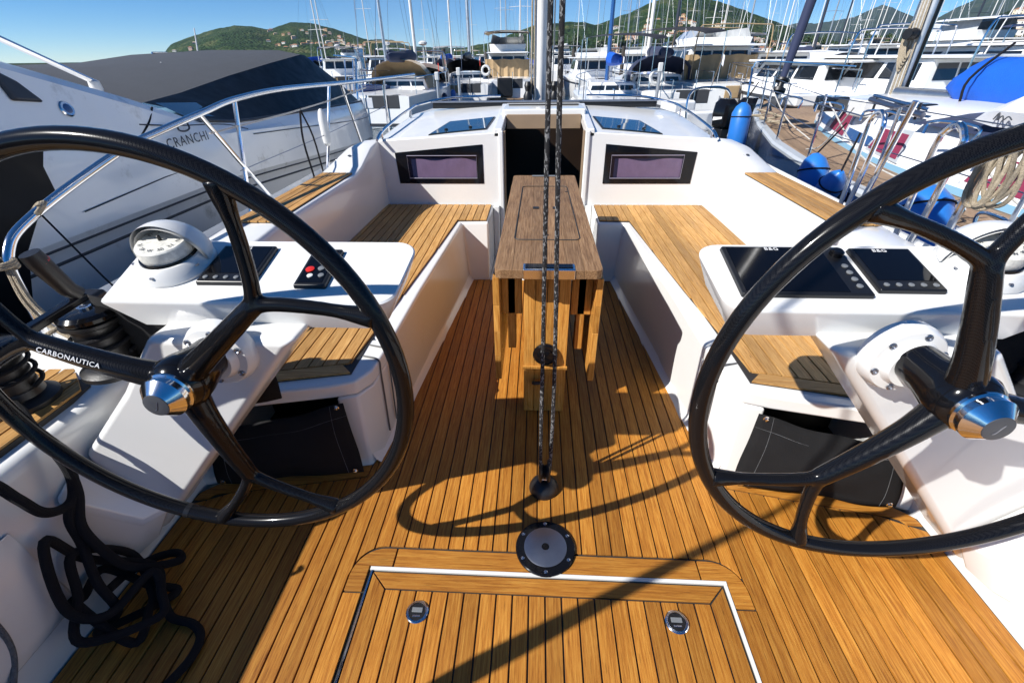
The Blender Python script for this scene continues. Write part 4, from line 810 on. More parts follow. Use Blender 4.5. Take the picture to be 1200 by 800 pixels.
def cab_window(y0, y1, n_):
    f = lambda y, h, o=0: (pw(TX, y) + pw(CBX, y) + .012 + .11 * h / .4 - o, y, zs(y) + h)
    q = [(y0, .055), (y1, .06), (y1 - .06, .29), (y0 + .04, .30)]; wn = part_of(None, 'cabin_window', ny)
    MB().frustum([f(*p, -.01) for p in q], [f(*p, .014) for p in q]).build('frame', 'toe_grey', wn, bevel=.008)
    my, mz = sum(p[0] for p in q) / 4, sum(p[1] for p in q) / 4; q2 = [((p[0] - my) * .84 + my, (p[1] - mz) * .74 + mz) for p in q]
    MB().frustum([f(*p, .0) for p in q2], [f(*p, .019) for p in q2]).build('curtain', 'maroon', wn)
for y0, y1 in ((5.25, 5.85), (4.10, 4.72), (2.75, 3.4), (1.6, 2.2)): cab_window(y0, y1, 0)
# boom with blue cover, mast, sprayhood
mx_, my_ = 3.95, 5.92
MB().loft([[(mx_ + .085 * math.cos(2 * math.pi * k / 18), my_ + .13 * math.sin(2 * math.pi * k / 18), z) for k in range(18)] for z in (.9, 4, 9, 13)]).build('mast', 'aluminium_worn', ny)
MB().box(mx_ - .012, mx_ + .012, my_ - .15, my_ - .12, 1.0, 9).build('mast_track', 'black_gloss', ny)
for i in range(6): MB().tube([(mx_ - .10 + .006 * i, my_ - .05 - .02 * i, .95), (mx_ - .12 + .006 * i, my_ - .04, 2.0 + .2 * i), (mx_ - .10, my_, 8)], .008, 6).build('halyard', 'beige_rope' if i % 2 else 'white_rope', ny)
for i in range(5):
    pts = [(mx_ - .12 - .03 * math.cos(a), my_ - .08 + .05 * math.sin(a) + .01 * i, 1.50 + .16 * math.sin(a) - .03 * i) for a in [R(30 * j) for j in range(12)]]
    MB().tube(catmull(pts, 2, True), .009, 6, closed=True).build('halyard_coil', 'beige_rope', ny)
MB().lathe([(.05, 0), (.055, .04), (.035, .08), (.05, .12)], (mx_ - .10, my_ - .10, 1.55), axis=(-1, -.4, 0), n=14).build('mast_winch', 'black_plastic', ny)
rows = []
for j in range(15):
    t_ = j / 14; y = lerp(5.05, 1.2, t_); h = .155 + .10 * math.sin(min(1, t_ * 1.3) * math.pi * .9 + .25) + .012 * math.sin(j * 2.3); ww = .15 + .04 * math.sin(t_ * 2.6 + .4)
    zc = 1.13 + .05 * t_; e = .25 if j == 0 else 1
    rows.append([(mx_ - .10 + ww * math.cos(a) * e + .012 * math.sin(j * 1.9 + 3 * a), y, zc + h * math.sin(a) * e + .010 * math.sin(5 * a + j)) for a in [2 * math.pi * k / 18 for k in range(18)]])
MB().loft(rows).build('boom_cover', 'canvas_blue', ny)
MB().tube([(mx_ - .1, 5.75, 1.03), (mx_ - .1, 1.0, 1.08)], .05, 12).build('boom', 'aluminium_worn', ny)
for y in (4.55, 3.9, 3.2): MB().tube(catmull([(mx_ - .36, y, 1.02), (mx_ - .35, y + .02, 1.2), (mx_ - .1, y + .05, 1.45)], 4), .010, 6).build('cover_strap', 'black_rope', ny)
rows = []
for j, (y, z, wv) in enumerate(((4.10, .93, 1.0), (3.85, 1.04, 1.0), (3.3, 1.07, 1.05), (2.6, 1.07, 1.08))):
    rows.append([(mx_ + wv * math.cos(a), y, .92 + (z - .92) * math.sin(a) ** .6) for a in [R(180 - 18 * k) for k in range(11)]])
MB().grid(rows).build('sprayhood', 'canvas_navy', ny)
MB().grid([[(2.86, 3.46, 1.005), (2.88, 3.32, .985), (2.90, 3.13, .99), (2.92, 2.6, 1.0)], [(2.88, 3.42, 1.06), (2.84, 3.28, 1.08), (2.86, 3.1, 1.08), (2.88, 2.6, 1.1)], [(2.95, 3.38, 1.10), (2.90, 3.24, 1.16), (2.92, 3.1, 1.18), (2.95, 2.6, 1.2)], [(3.05, 3.30, 1.17), (3.02, 3.2, 1.25), (3.0, 3.0, 1.3), (3.05, 2.6, 1.3)]]).build('sail_bag', 'canvas_white', ny)
MB().tube(catmull([(2.845, 3.30, 1.03), (2.838, 3.27, 1.07), (2.835, 3.26, 1.03), (2.838, 3.24, 1.055), (2.838, 3.22, 1.035), (2.84, 3.20, 1.055), (2.84, 3.17, 1.04)], 5), .004, 5).build('bag_script', 'grey_print', ny)
MB().tube([(3.03, 4.85, 1.03), (3.0, 4.1, .97)], .022, 10).build('spinnaker_pole', 'steel_brushed', ny)
MB().tube([(3.05, 4.85, 1.06), (3.03, 4.1, 1.01)], .014, 8).build('boat_hook', 'steel', ny)
for y in (4.75, 4.2): MB().tube([(3.02, y, .93), (3.02, y, 1.05)], .010, 6).build('pole_chock', 'black_plastic', ny)
# stanchions, wires, hatches, ropes on the navy yacht
sy = [1.2, 2.3, 3.4, 4.5, 5.5, 6.5, 7.4]
for y in sy: MB().tube([(pw(TX, y) + .05, y, zs(y)), (pw(TX, y) + .035, y, zs(y) + .55)], .011, 8).build('stanchion', 'steel', ny)
for h in (.54, .28): MB().tube([(pw(TX, y) + .038, y, zs(y) + h - .01 * (i % 2)) for i, y in enumerate(sy + [8.4, 9.2])], .0035, 6).build('guard_wire', 'steel_brushed', ny)
MB().tube(catmull([(2.95, 7.4, .62), (2.96, 7.5, 1.15), (3.2, 8.1, 1.22), (3.95, 9.5, 1.28), (4.7, 8.1, 1.22)], 5), .014, 8).build('pulpit', 'steel', ny)
for (a, b) in (((2.75, 6.4), (2.9, 5.4)), ((2.36, 4.3), (2.7, 3.6)), ((2.33, 3.9), (2.62, 4.9)), ((2.30, 2.9), (2.75, 2.2))):
    MB().tube(catmull([(a[0], a[1], zs(a[1]) + .5), (lerp(a[0], b[0], .5), lerp(a[1], b[1], .5), zs(a[1]) + .16), (b[0], b[1], zs(b[1]) + .03)], 5), .006, 6).build('sheet_line', 'white_rope', ny)
for k_ in range(4): MB().box(2.98 + .05 * k_, 3.22 + .05 * k_, 6.1 - .55 * k_, 6.35 - .55 * k_, .86, .99 + .01 * k_).build('deck_hatch', 'glass_dark' if k_ % 2 else 'white_plastic', ny, bevel=.02)
for k_ in range(5): MB().tube(catmull([(2.72, 5.9 - .75 * k_, .90), (2.74, 5.88 - .75 * k_, .98), (2.74, 5.5 - .75 * k_, .99), (2.72, 5.48 - .75 * k_, .90)], 4), .010, 6).build('grab_rail', 'steel', ny)
for y in (6.9, 6.6, 6.35): MB().tube(catmull([(2.95 + .1 * math.cos(a), y + .12 * math.sin(a), zs(y) + .03 + .01 * i) for i, a in enumerate([R(45 * j) for j in range(11)])], 2), .012, 6).build('coil', 'beige_rope', ny)
MB().box(3.0, 3.3, 6.55, 6.85, .80, .90).build('grey_bag', 'canvas_grey', ny, bevel=.04)
for (y, h) in ((2.9, .09), (2.6, .09)): MB().tube(catmull([(2.42, y, zs(y)), (2.42, y, zs(y) + h), (2.42, y - .18, zs(y) + h), (2.42, y - .18, zs(y))], 4), .010, 8).build('deck_handle', 'steel', ny)
MB().lathe([(.06, 0), (.06, .03), (.045, .05), (.05, .11), (.03, .12)], (2.52, 3.35, .55), n=18).build('deck_winch', 'steel_brushed', ny)
# ---- fenders
def fender(p, L, r, tilt, lab):
    t = thing('fender', p, lab, 'fender'); c = V(*p); ax = V(0, math.sin(tilt), math.cos(tilt))
    MB().lathe([(r * .25, -L / 2 - .04), (r * .7, -L / 2), (r, -L / 2 + .07), (r, L / 2 - .07), (r * .7, L / 2), (r * .25, L / 2 + .04)], c, axis=ax, n=20).build('body', 'fender_blue', t)
    MB().tube([c + ax * (L / 2 + .03), c + V(.10, 0, L / 2 + .25)], .007, 6).build('lanyard', 'black_rope', t)
    for d in (-.3, .3): MB().tube([c + ax * (d * L) + (V(1, 0, 0) * math.cos(a) + ax.cross(V(1, 0, 0)) * math.sin(a)) * (r + .003) for a in [2 * math.pi * k / 16 for k in range(16)]], .006, 5, closed=True).build('strap', 'black_rope', t)
fender((2.13, 3.76, .50), .42, .105, .35, 'blue fender with black straps hanging at the middle of the navy hull')
fender((2.12, 3.55, .49), .36, .085, -.5, 'smaller blue fender tucked against the strapped one on the navy hull')
fender((2.38, 6.05, .60), .55, .11, .1, 'tall blue fender hanging upright near the bow of the navy hull')
fender((2.09, 2.52, .55), .46, .135, .6, 'big round blue fender hanging beside the stern winch of the navy hull')
# ================================================================== harbour, far boats, shore and hills
def ray(px, py):
    """direction from the photographer's eye for a picture position, used to survey bearings"""
    d = _f * 522.3 + _rt * (px - 600) - _up * (py - 400); return d
EYE = V(-.049, 0, 1.4); SEA = -.7
def at(px, dist, z=SEA):
    d = ray(px, 66); k = dist / d.y; return V(EYE.x + d.x * k, dist, z)
def elev(px, py, dist):
    d = ray(px, py); return EYE.z + d.z * dist / d.y
# ---- water
def water():
    m = mat('water', (.006, .030, .045), .06, spec=.5)
    n = m.node_tree.nodes; l = m.node_tree.links; b = n['Principled BSDF']; tc = n.new('ShaderNodeTexCoord')
    no = n.new('ShaderNodeTexNoise'); no.inputs['Scale'].default_value = 3.2; no.inputs['Detail'].default_value = 6; l.new(tc.outputs['Object'], no.inputs[0])
    bu = n.new('ShaderNodeBump'); bu.inputs['Strength'].default_value = .5; bu.inputs['Distance'].default_value = .08; l.new(no.outputs[0], bu.inputs['Height']); l.new(bu.outputs[0], b.inputs['Normal'])
water()
o = MB().add([(-9000, -3000, SEA), (9000, -3000, SEA), (9000, 9000, SEA), (-9000, 9000, SEA)], [(0, 1, 2, 3)]).build('water', 'water', smooth=False); o['kind'] = 'structure'
# ---- boats
def place(o, p, h):
    o.location = p; o.rotation_euler = (0, 0, h)
def hull_rings(L, B, fb, sheer=.18, bowrake=.5):
    rows = []
    for i in range(11):
        t = i / 10; y = -L / 2 + L * t; b = B / 2 * (.86 + .14 * math.sin(min(1, t * 2) * math.pi / 2)) * (1 - max(0, (t - .45) / .55) ** 2.2 * .985)
        z = fb * (1 + sheer * t * t); yo = bowrake * max(0, t - .8) / .2
        rows.append([(-b * .35, y - yo * .4, -.35), (-b * .86, y - yo * .2, -.05), (-b * .97, y + yo * .3, z * .55), (-b, y + yo * .5, z), (-b * .92, y + yo * .5, z + .03), (0, y + yo * .5, z + .06), (b * .92, y + yo * .5, z + .03), (b, y + yo * .5, z), (b * .97, y + yo * .3, z * .55), (b * .86, y - yo * .2, -.05), (b * .35, y - yo * .4, -.35)])
    return rows
def half(L, B, t): return B / 2 * (.86 + .14 * math.sin(min(1, t * 2) * math.pi / 2)) * (1 - max(0, (t - .45) / .55) ** 2.2 * .985)
def band(rows_fn, t, name, m, parent): return MB().grid(rows_fn).build(name, m, parent)
def frustum_cabin(L, y0, y1, w0, w1, z0, z1, tw=.82, rake0=.15, rake1=.6):
    return MB().frustum([(-w0, y0, z0), (w0, y0, z0), (w1, y1, z0), (-w1, y1, z0)], [(-w0 * tw, y0 + rake0, z1), (w0 * tw, y0 + rake0, z1), (w1 * tw, y1 - rake1, z1), (-w1 * tw, y1 - rake1, z1)])
def win_band(y0, y1, w0, w1, z0, z1, tw, rake0, rake1, a, b, t, m='glass_dark', n=3):
    """a row of separate dark panes on each cabin side and across its ends"""
    def side(s, u, v):
        yb = lerp(y0, y1, u); yt = lerp(y0 + rake0, y1 - rake1, u); wb = lerp(w0, w1, u); wt = wb * tw
        return (s * (lerp(wb, wt, v) + .012), lerp(yb, yt, v), lerp(z0, z1, v))
    for s in (-1, 1):
        for k in range(n):
            u0, u1 = lerp(.06, .94, k / n) + .015, lerp(.06, .94, (k + 1) / n) - .015
            MB().add([side(s, u0, a), side(s, u1, a), side(s, u1, b), side(s, u0, b)], [(0, 1, 2, 3)]).build('window', m, t, smooth=False)
    for (yb, yt, wv, sg) in ((y0, y0 + rake0, w0, -1), (y1, y1 - rake1, w1, 1)):
        for k in range(n):
            u0, u1 = lerp(-.9, .9, k / n) + .03, lerp(-.9, .9, (k + 1) / n) - .03
            q = [(wv * lerp(1, tw, v) * u, lerp(yb, yt, v) + .012 * sg, lerp(z0, z1, v)) for u, v in ((u0, a), (u1, a), (u1, b), (u0, b))]
            MB().add(q, [(0, 1, 2, 3)]).build('window', m, t, smooth=False)
def rails(t, L, B, fb, t0=.45, h=.55):
    for s in (-1, 1):
        pts = [(s * half(L, B, u) * .95, -L / 2 + L * u + .5 * max(0, u - .8) / .2 * .5, fb * (1 + .18 * u * u) + h) for u in [lerp(t0, .995, i / 8) for i in range(9)]]
        mb = MB().tube(pts, .018, 5)
        for p in pts[::2]: mb.tube([p, (p[0], p[1], p[2] - h)], .014, 5)
        mb.build('guard_rail', 'steel', t)
GR = random.Random(5)
def gear(t, L, B, fb, kind):
    """what lies about on a moored boat's stern and sides"""
    hb = half(L, B, .02)
    MB().box(-hb * .18, hb * .70, -L / 2 - .012, -L / 2 + .3, fb * .62, fb + .045).build('cockpit_opening_shade', 'canvas_grey', t, bevel=.02)  # solid dark box stands in for the shaded cockpit opening
    MB().box(-hb * .62, -hb * .06, -L / 2 - .02, -L / 2 + .25, fb * .62, fb * .98).build('stern_seat', GR.choice(['canvas_white', 'canvas_tan', 'hull_white', 'canvas_navy']), t, bevel=.03)
    for s_ in (-1, 1): MB().tube([(s_ * hb * .30, -L / 2 - .05, -.1), (s_ * hb * .30, -L / 2 - .06, fb + .35), (s_ * hb * .30, -L / 2 + .3, fb + .35)], .018, 5).build('ladder_rail', 'steel', t)
    for k in range(GR.choice([2, 3, 4])):
        s_ = GR.choice([-1, 1]); u = GR.uniform(.12, .7); x = s_ * (half(L, B, u) + .12); y = -L / 2 + L * u; MB().lathe([(.03, -.36), (.11, -.28), (.12, 0), (.11, .25), (.03, .33)], (x, y, fb * .55), n=10).build('side_fender', GR.choice(['white_plastic', 'fender_blue', 'canvas_navy', 'white_plastic']), t)
    MB().grid([[(s2 * hb * .95, -L / 2 - .014, z) for s2 in (-1, 1)] for z in (.03, .13)]).build('boot_stripe', GR.choice(['hull_blue', 'boot_dark', 'maroon', 'stripe_blue']), t)
    if GR.random() < .5:
        MB().tube([(hb * .7, -L / 2, fb), (hb * .75, -L / 2 - .5, fb + 1.3)], .012, 5).build('flag_staff', 'teak_grey', t)
        MB().grid([[(hb * .74 - .02 * math.sin(i * 2.), -L / 2 - .42 - .05 * i, fb + z - .05 * i) for i in range(4)] for z in (1.15, .85)]).build('flag', GR.choice(['orange_red', 'stripe_blue', 'canvas_white']), t)
    if GR.random() < .2: MB().tube([(-hb * .75 + .2 * math.cos(a), -L / 2 - .02, fb + .45 + .2 * math.sin(a)) for a in [2 * math.pi * k / 14 for k in range(14)]], .06, 8, closed=True).build('lifebuoy', 'white_plastic', t)
    if GR.random() < .25: MB().ball((0, -L * .1, fb + 1.9), .22, 10, (1, 1, .5)).tube([(0, -L * .1, fb + .6), (0, -L * .1, fb + 1.85)], .03, 5).build('radar_dome', 'white_plastic', t)
    if GR.random() < .4: MB().box(-hb * .3, hb * .3, -L / 2 - .30, -L / 2 - .05, .25, fb + .1).build('outboard', 'black_plastic', t, bevel=.08)
def folds(w_, z0, z1, y, n=22):
    return [[(lerp(-w_, w_, i / n), y - .05 * math.sin(i * 1.9) * (1 - j * .1) - .18 * (1 - abs(i / n - .5) * 2) ** .5, lerp(z0, z1, j / 5) + .02 * math.sin(i * .9) * (j == 5)) for i in range(n + 1)] for j in range(6)]
def motor_boat(p, h, L, B, fb, lab, hull='hull_white', fly=0, canopy=None, ch=.9, arch=True, cab=(.30, .72), grp=None, tarp=None, stern_screen=None):
    t = thing('motor_boat', (0, 0, 0), lab, 'motor boat', grp)
    MB().loft(hull_rings(L, B, fb)).build('hull', hull, t)
    MB().grid([[(s_ * half(L, B, u) * 1.004, -L / 2 + L * u, fb * (1 + .18 * u * u) * .78), (s_ * half(L, B, u) * 1.008, -L / 2 + L * u, fb * (1 + .18 * u * u) * .86)] for s_ in (-1,) for u in [i / 10 for i in range(9)]]).build('rub_rail', 'boot_dark', t)
    y0, y1 = -L / 2 + L * cab[0], -L / 2 + L * cab[1]; w0 = half(L, B, cab[0]) * .82; w1 = half(L, B, cab[1]) * .78; z0, z1 = fb + .05, fb + .05 + ch
    frustum_cabin(L, y0, y1, w0, w1, z0, z1, .86, .12, ch * .9).build('cabin', hull if hull != 'hull_blue' else 'hull_white', t, smooth=False, bevel=.04)
    win_band(y0, y1, w0, w1, z0, z1, .86, .12, ch * .9, .42, .88, t)
    MB().box(-w0 * .95, w0 * .95, y0 - .25 * L * cab[0], y1 - ch * .7, z1 + .003, z1 + .07).build('roof', 'hull_white', t, bevel=.03)
    MB().box(-half(L, B, .02) * .9, half(L, B, .02) * .9, -L / 2 - .45, -L / 2 + .05, .12, .20).build('swim_platform', 'teak_grey', t, bevel=.02)
    rails(t, L, B, fb)
    if fly:
        zf = z1 + .07
        MB().frustum([(-w0 * .8, y0 + .1, zf), (w0 * .8, y0 + .1, zf), (w1 * .7, y1 - ch, zf), (-w1 * .7, y1 - ch, zf)], [(-w0 * .85, y0 + .1, zf + fly * .45), (w0 * .85, y0 + .1, zf + fly * .45), (w1 * .75, y1 - ch + .3, zf + fly * .45), (-w1 * .75, y1 - ch + .3, zf + fly * .45)]).build('flybridge', 'hull_white', t, smooth=False, bevel=.04)
        MB().grid([[(-w0 * .8, y0 + .2, zf + fly * .45), (-w0 * .7, y0 + .25, zf + fly * 1.0)], [(-w1 * .75, y1 - ch + .2, zf + fly * .45), (-w1 * .6, y1 - ch - .2, zf + fly * .9)], [(w1 * .75, y1 - ch + .2, zf + fly * .45), (w1 * .6, y1 - ch - .2, zf + fly * .9)], [(w0 * .8, y0 + .2, zf + fly * .45), (w0 * .7, y0 + .25, zf + fly * 1.0)]]).build('fly_screen', 'clear_vinyl', t)
    zb = z1 + (fly * 1.05 if fly else .65)
    if canopy:
        rows = [[(w0 * 1.0 * math.cos(a), yy, zb + .16 * math.sin(a)) for a in [R(180 - 20 * k) for k in range(10)]] for yy in (y0 - .1 * L, y0 + .1 * L, y0 + .22 * L)]
        MB().grid(rows).build('bimini', canopy, t)
    if canopy or arch:
        for yy in (y0 - .08 * L, y0 + .18 * L):
            MB().tube(catmull([(-w0 * 1.02, yy, fb + .1), (-w0 * 1.0, yy - .05, zb - .1), (-w0 * .7, yy - .08, zb + .10), (w0 * .7, yy - .08, zb + .10), (w0 * 1.0, yy - .05, zb - .1), (w0 * 1.02, yy, fb + .1)], 4), .022, 6).build('canopy_hoop', 'steel' if not arch == 'tan' else 'canvas_tan', t)
    if tarp:
        rows = [[(w0 * 1.18 * math.cos(a), yy, fb + .05 + (zt - fb) * max(0, math.sin(a)) ** .55) for a in [R(180 - 18 * k) for k in range(11)]] for yy, zt in ((-L / 2 + .1, z1 + .1), (y0, z1 + .22), (y1 - ch * .5, z1 + .12), (y1 + .4, fb + .35))]
        MB().grid(rows).build('tarpaulin', tarp, t)
    if stern_screen:
        MB().grid(folds(w0 * 1.05, fb - .05, fb + ch * .8, y0 - .05)).build('stern_screen', stern_screen, t)
    MB().tube([(w0 * .5, y0 + .4, z1), (w0 * .52, y0 + .1, z1 + 1.8)], [.02, .008], 5).build('antenna', 'white_plastic', t)
    gear(t, L, B, fb, 'motor')
    place(t, p, h); return t
def sail_boat(p, h, L, B, fb, mh, lab, hull='hull_white', cover='canvas_navy', mastm='mast_grey', hood='canvas_navy', spr=2, bimini=None, grp=None, furl=None, mr=.07):
    t = thing('sail_boat', (0, 0, 0), lab, 'sailing boat', grp)
    MB().loft(hull_rings(L, B, fb, .22)).build('hull', hull, t)
    y0, y1 = -L * .14, L * .28; w0 = half(L, B, .36) * .72; w1 = half(L, B, .78) * .7; z0, z1 = fb + .03, fb + .42
    frustum_cabin(L, y0, y1, w0, w1, z0, z1, .85, .05, .5).build('cabin', 'hull_white', t, smooth=False, bevel=.03)
    win_band(y0, y1, w0, w1, z0, z1, .85, .05, .5, .35, .75, t, n=3)
    rails(t, L, B, fb, .1)
    my = L * .08
    MB().tube([(0, my, z1), (0, my, z1 + mh * .5), (0, my - .05, z1 + mh)], [mr, mr * .9, mr * .55], 8).build('mast', mastm, t)
    for i in range(spr):
        zz = z1 + mh * (i + 1) / (spr + 1); wv = B * (.30 - .06 * i); MB().tube([(-wv, my - .15, zz), (0, my, zz + .04), (wv, my - .15, zz)], .02, 5).build('spreader', mastm, t)
    for s in (-1, 1):
        MB().tube([(s * half(L, B, .56) * .95, my - .1, fb), (s * B * .28, my - .12, z1 + mh / (spr + 1)), (0, my, z1 + mh * .97)], .007, 4).build('shroud', 'steel_brushed', t)
    MB().tube([(0, L / 2 + .1, fb * 1.25), (0, my, z1 + mh * .96)], .008 if not furl else .06, 6).build('forestay' if not furl else 'furled_sail', furl or 'steel_brushed', t)
    MB().tube([(0, -L / 2 + .1, fb + .05), (0, my, z1 + mh)], .007, 4).build('backstay_or_shadow_pole', 'steel_brushed', t)
    by = -L * .30; zb = z1 + .75
    rows = [[(.15 * math.cos(a) * e, yy, zb + .02 * math.sin(yy * 3) + (.20 * e) * math.sin(a)) for a in [2 * math.pi * k / 10 for k in range(10)]] for yy, e in ((my - .12, .6), (my - .6, 1.25), (lerp(my, by, .5), 1.05), (by + .3, .8), (by, .45))]
    MB().loft(rows).build('boom_cover', cover, t)
    if hood:
        rows = [[(w0 * 1.15 * math.cos(a), yy, fb + .1 + (zt) * max(0, math.sin(a)) ** .55) for a in [R(180 - 20 * k) for k in range(10)]] for yy, zt in ((y0 - .5, .98), (y0 + .1, 1.0), (y0 + .75, .40))]
        MB().grid(rows).build('sprayhood', hood, t)
    if bimini:
        rows = [[(w0 * 1.3 * math.cos(a), yy, fb + 1.75 + .14 * math.sin(a)) for a in [R(180 - 20 * k) for k in range(10)]] for yy in (-L * .42, -L * .3, -L * .2)]
        MB().grid(rows).build('bimini', bimini, t)
        for yy in (-L * .42, -L * .2): [MB().tube([(s_ * w0 * 1.3, yy, fb), (s_ * w0 * 1.3, yy, fb + 1.78)], .015, 5).build('bimini_pole', 'steel', t) for s_ in (-1, 1)]
    gear(t, L, B, fb, 'sail')
    place(t, p, h); return t
H = math.pi
# row across the fairway, bows away or towards us
motor_boat(at(452, 31), H + .1, 8, 3.0, .95, 'white cabin cruiser with a bare tubular canopy frame, beside the brown canvas boat', ch=1.15, arch='tan', cab=(.34, .70))
motor_boat(at(498, 27), .15, 7.0, 2.5, .80, 'white open boat under a brown canvas tent cover', ch=.75, tarp='canvas_brown', cab=(.36, .66))
sail_boat(at(549, 30), .05, 9.5, 3.0, .95, 13, 'white sailing boat with black sprayhood between brown tent boat and tan flybridge boat', hood='canvas_black', cover='canvas_black', mastm='aluminium_worn', mr=.10)
motor_boat(at(597, 32), .0, 9.0, 3.1, 1.05, 'white flybridge boat with tan canvas screens and clear windscreen above', ch=1.15, fly=.85, canopy='canvas_tan', stern_screen='canvas_tan')
motor_boat(at(690, 33), .1, 8.5, 3.0, .95, 'white cruiser with low cabin just beyond the mainsheet ropes', ch=.95, arch=None, fly=.5)
sail_boat(at(716, 21), 0, 8.5, 2.8, .8, 12, 'small sailing boat with blue mast and navy bimini', mastm='hull_blue', cover='canvas_blue', hood=None, bimini='canvas_navy', mr=.085)
sail_boat(at(764, 23), .05, 9.5, 3.1, 1.0, 14, 'white sailing boat with big navy sprayhood and steel arch', hood='canvas_navy', bimini='canvas_navy', mastm='mast_white', mr=.08)
motor_boat(at(822, 24), .1, 10, 3.6, 1.15, 'large white cruiser with a tan stern screen and tan targa hoop', ch=1.15, fly=.55, arch='tan', stern_screen='canvas_tan')
motor_boat(at(893, 24), .12, 9.0, 3.2, 1.0, 'white hardtop cruiser with dark windscreen behind the outboard tender', ch=1.05, arch=None)
motor_boat(at(972, 17), .25, 9.5, 3.3, 1.05, 'white sports cruiser with curved targa arch beside the navy yacht bow', ch=.75, arch=True, cab=(.36, .78))
motor_boat(at(1052, 15.5), .3, 10.5, 3.5, 1.1, 'white sports cruiser with blue side windows behind the navy yacht mast', ch=.8, arch=True)
motor_boat(at(1150, 17), .3, 11, 3.7, 1.15, 'long white cruiser with grey hardtop beyond the blue boom cover', ch=1.0, arch=None)
motor_boat(at(1000, 33), .2, 10, 3.4, 1.1, 'white cruiser with black hardtop pillars behind the targa arch boat', ch=1.25, arch=None, tarp=None)
motor_boat(at(936, 30), .1, 8.5, 3.1, 1.0, 'white cruiser wrapped in cream tarpaulin near the dark furled sail', ch=.9, tarp='canvas_white', arch=None)
motor_boat(at(850, 42), .1, 10, 3.5, 1.1, 'white flybridge cruiser behind the tan screened cruiser', ch=1.2, fly=.8, canopy='canvas_white')
motor_boat(at(742, 45), 0, 9, 3.2, 1.0, 'white cruiser behind the navy sprayhood boat', ch=1.1, arch=None, fly=.5)
motor_boat(at(662, 48), 0, 9, 3.1, 1.0, 'white cruiser with navy bimini far beyond the mast', ch=1.0, canopy='canvas_navy')
motor_boat(at(530, 50), 0, 9, 3.2, 1.0, 'white cruiser with white bimini behind the black sprayhood boat', ch=1.1, canopy='canvas_white')
motor_boat(at(1110, 34), .2, 12, 4, 1.25, 'white flybridge yacht lying behind the long white cruiser', ch=1.3, fly=.9, canopy='canvas_white')
motor_boat(at(1190, 30), .2, 11, 3.8, 1.2, 'white cruiser with navy bimini beyond the end of the blue boom cover', ch=1.2, canopy='canvas_navy')
motor_boat(at(398, 40), .3, 9, 3.2, 1.0, 'white cruiser beyond the grey cruiser bow, with dark blue canopy', ch=1.0, canopy='canvas_navy')
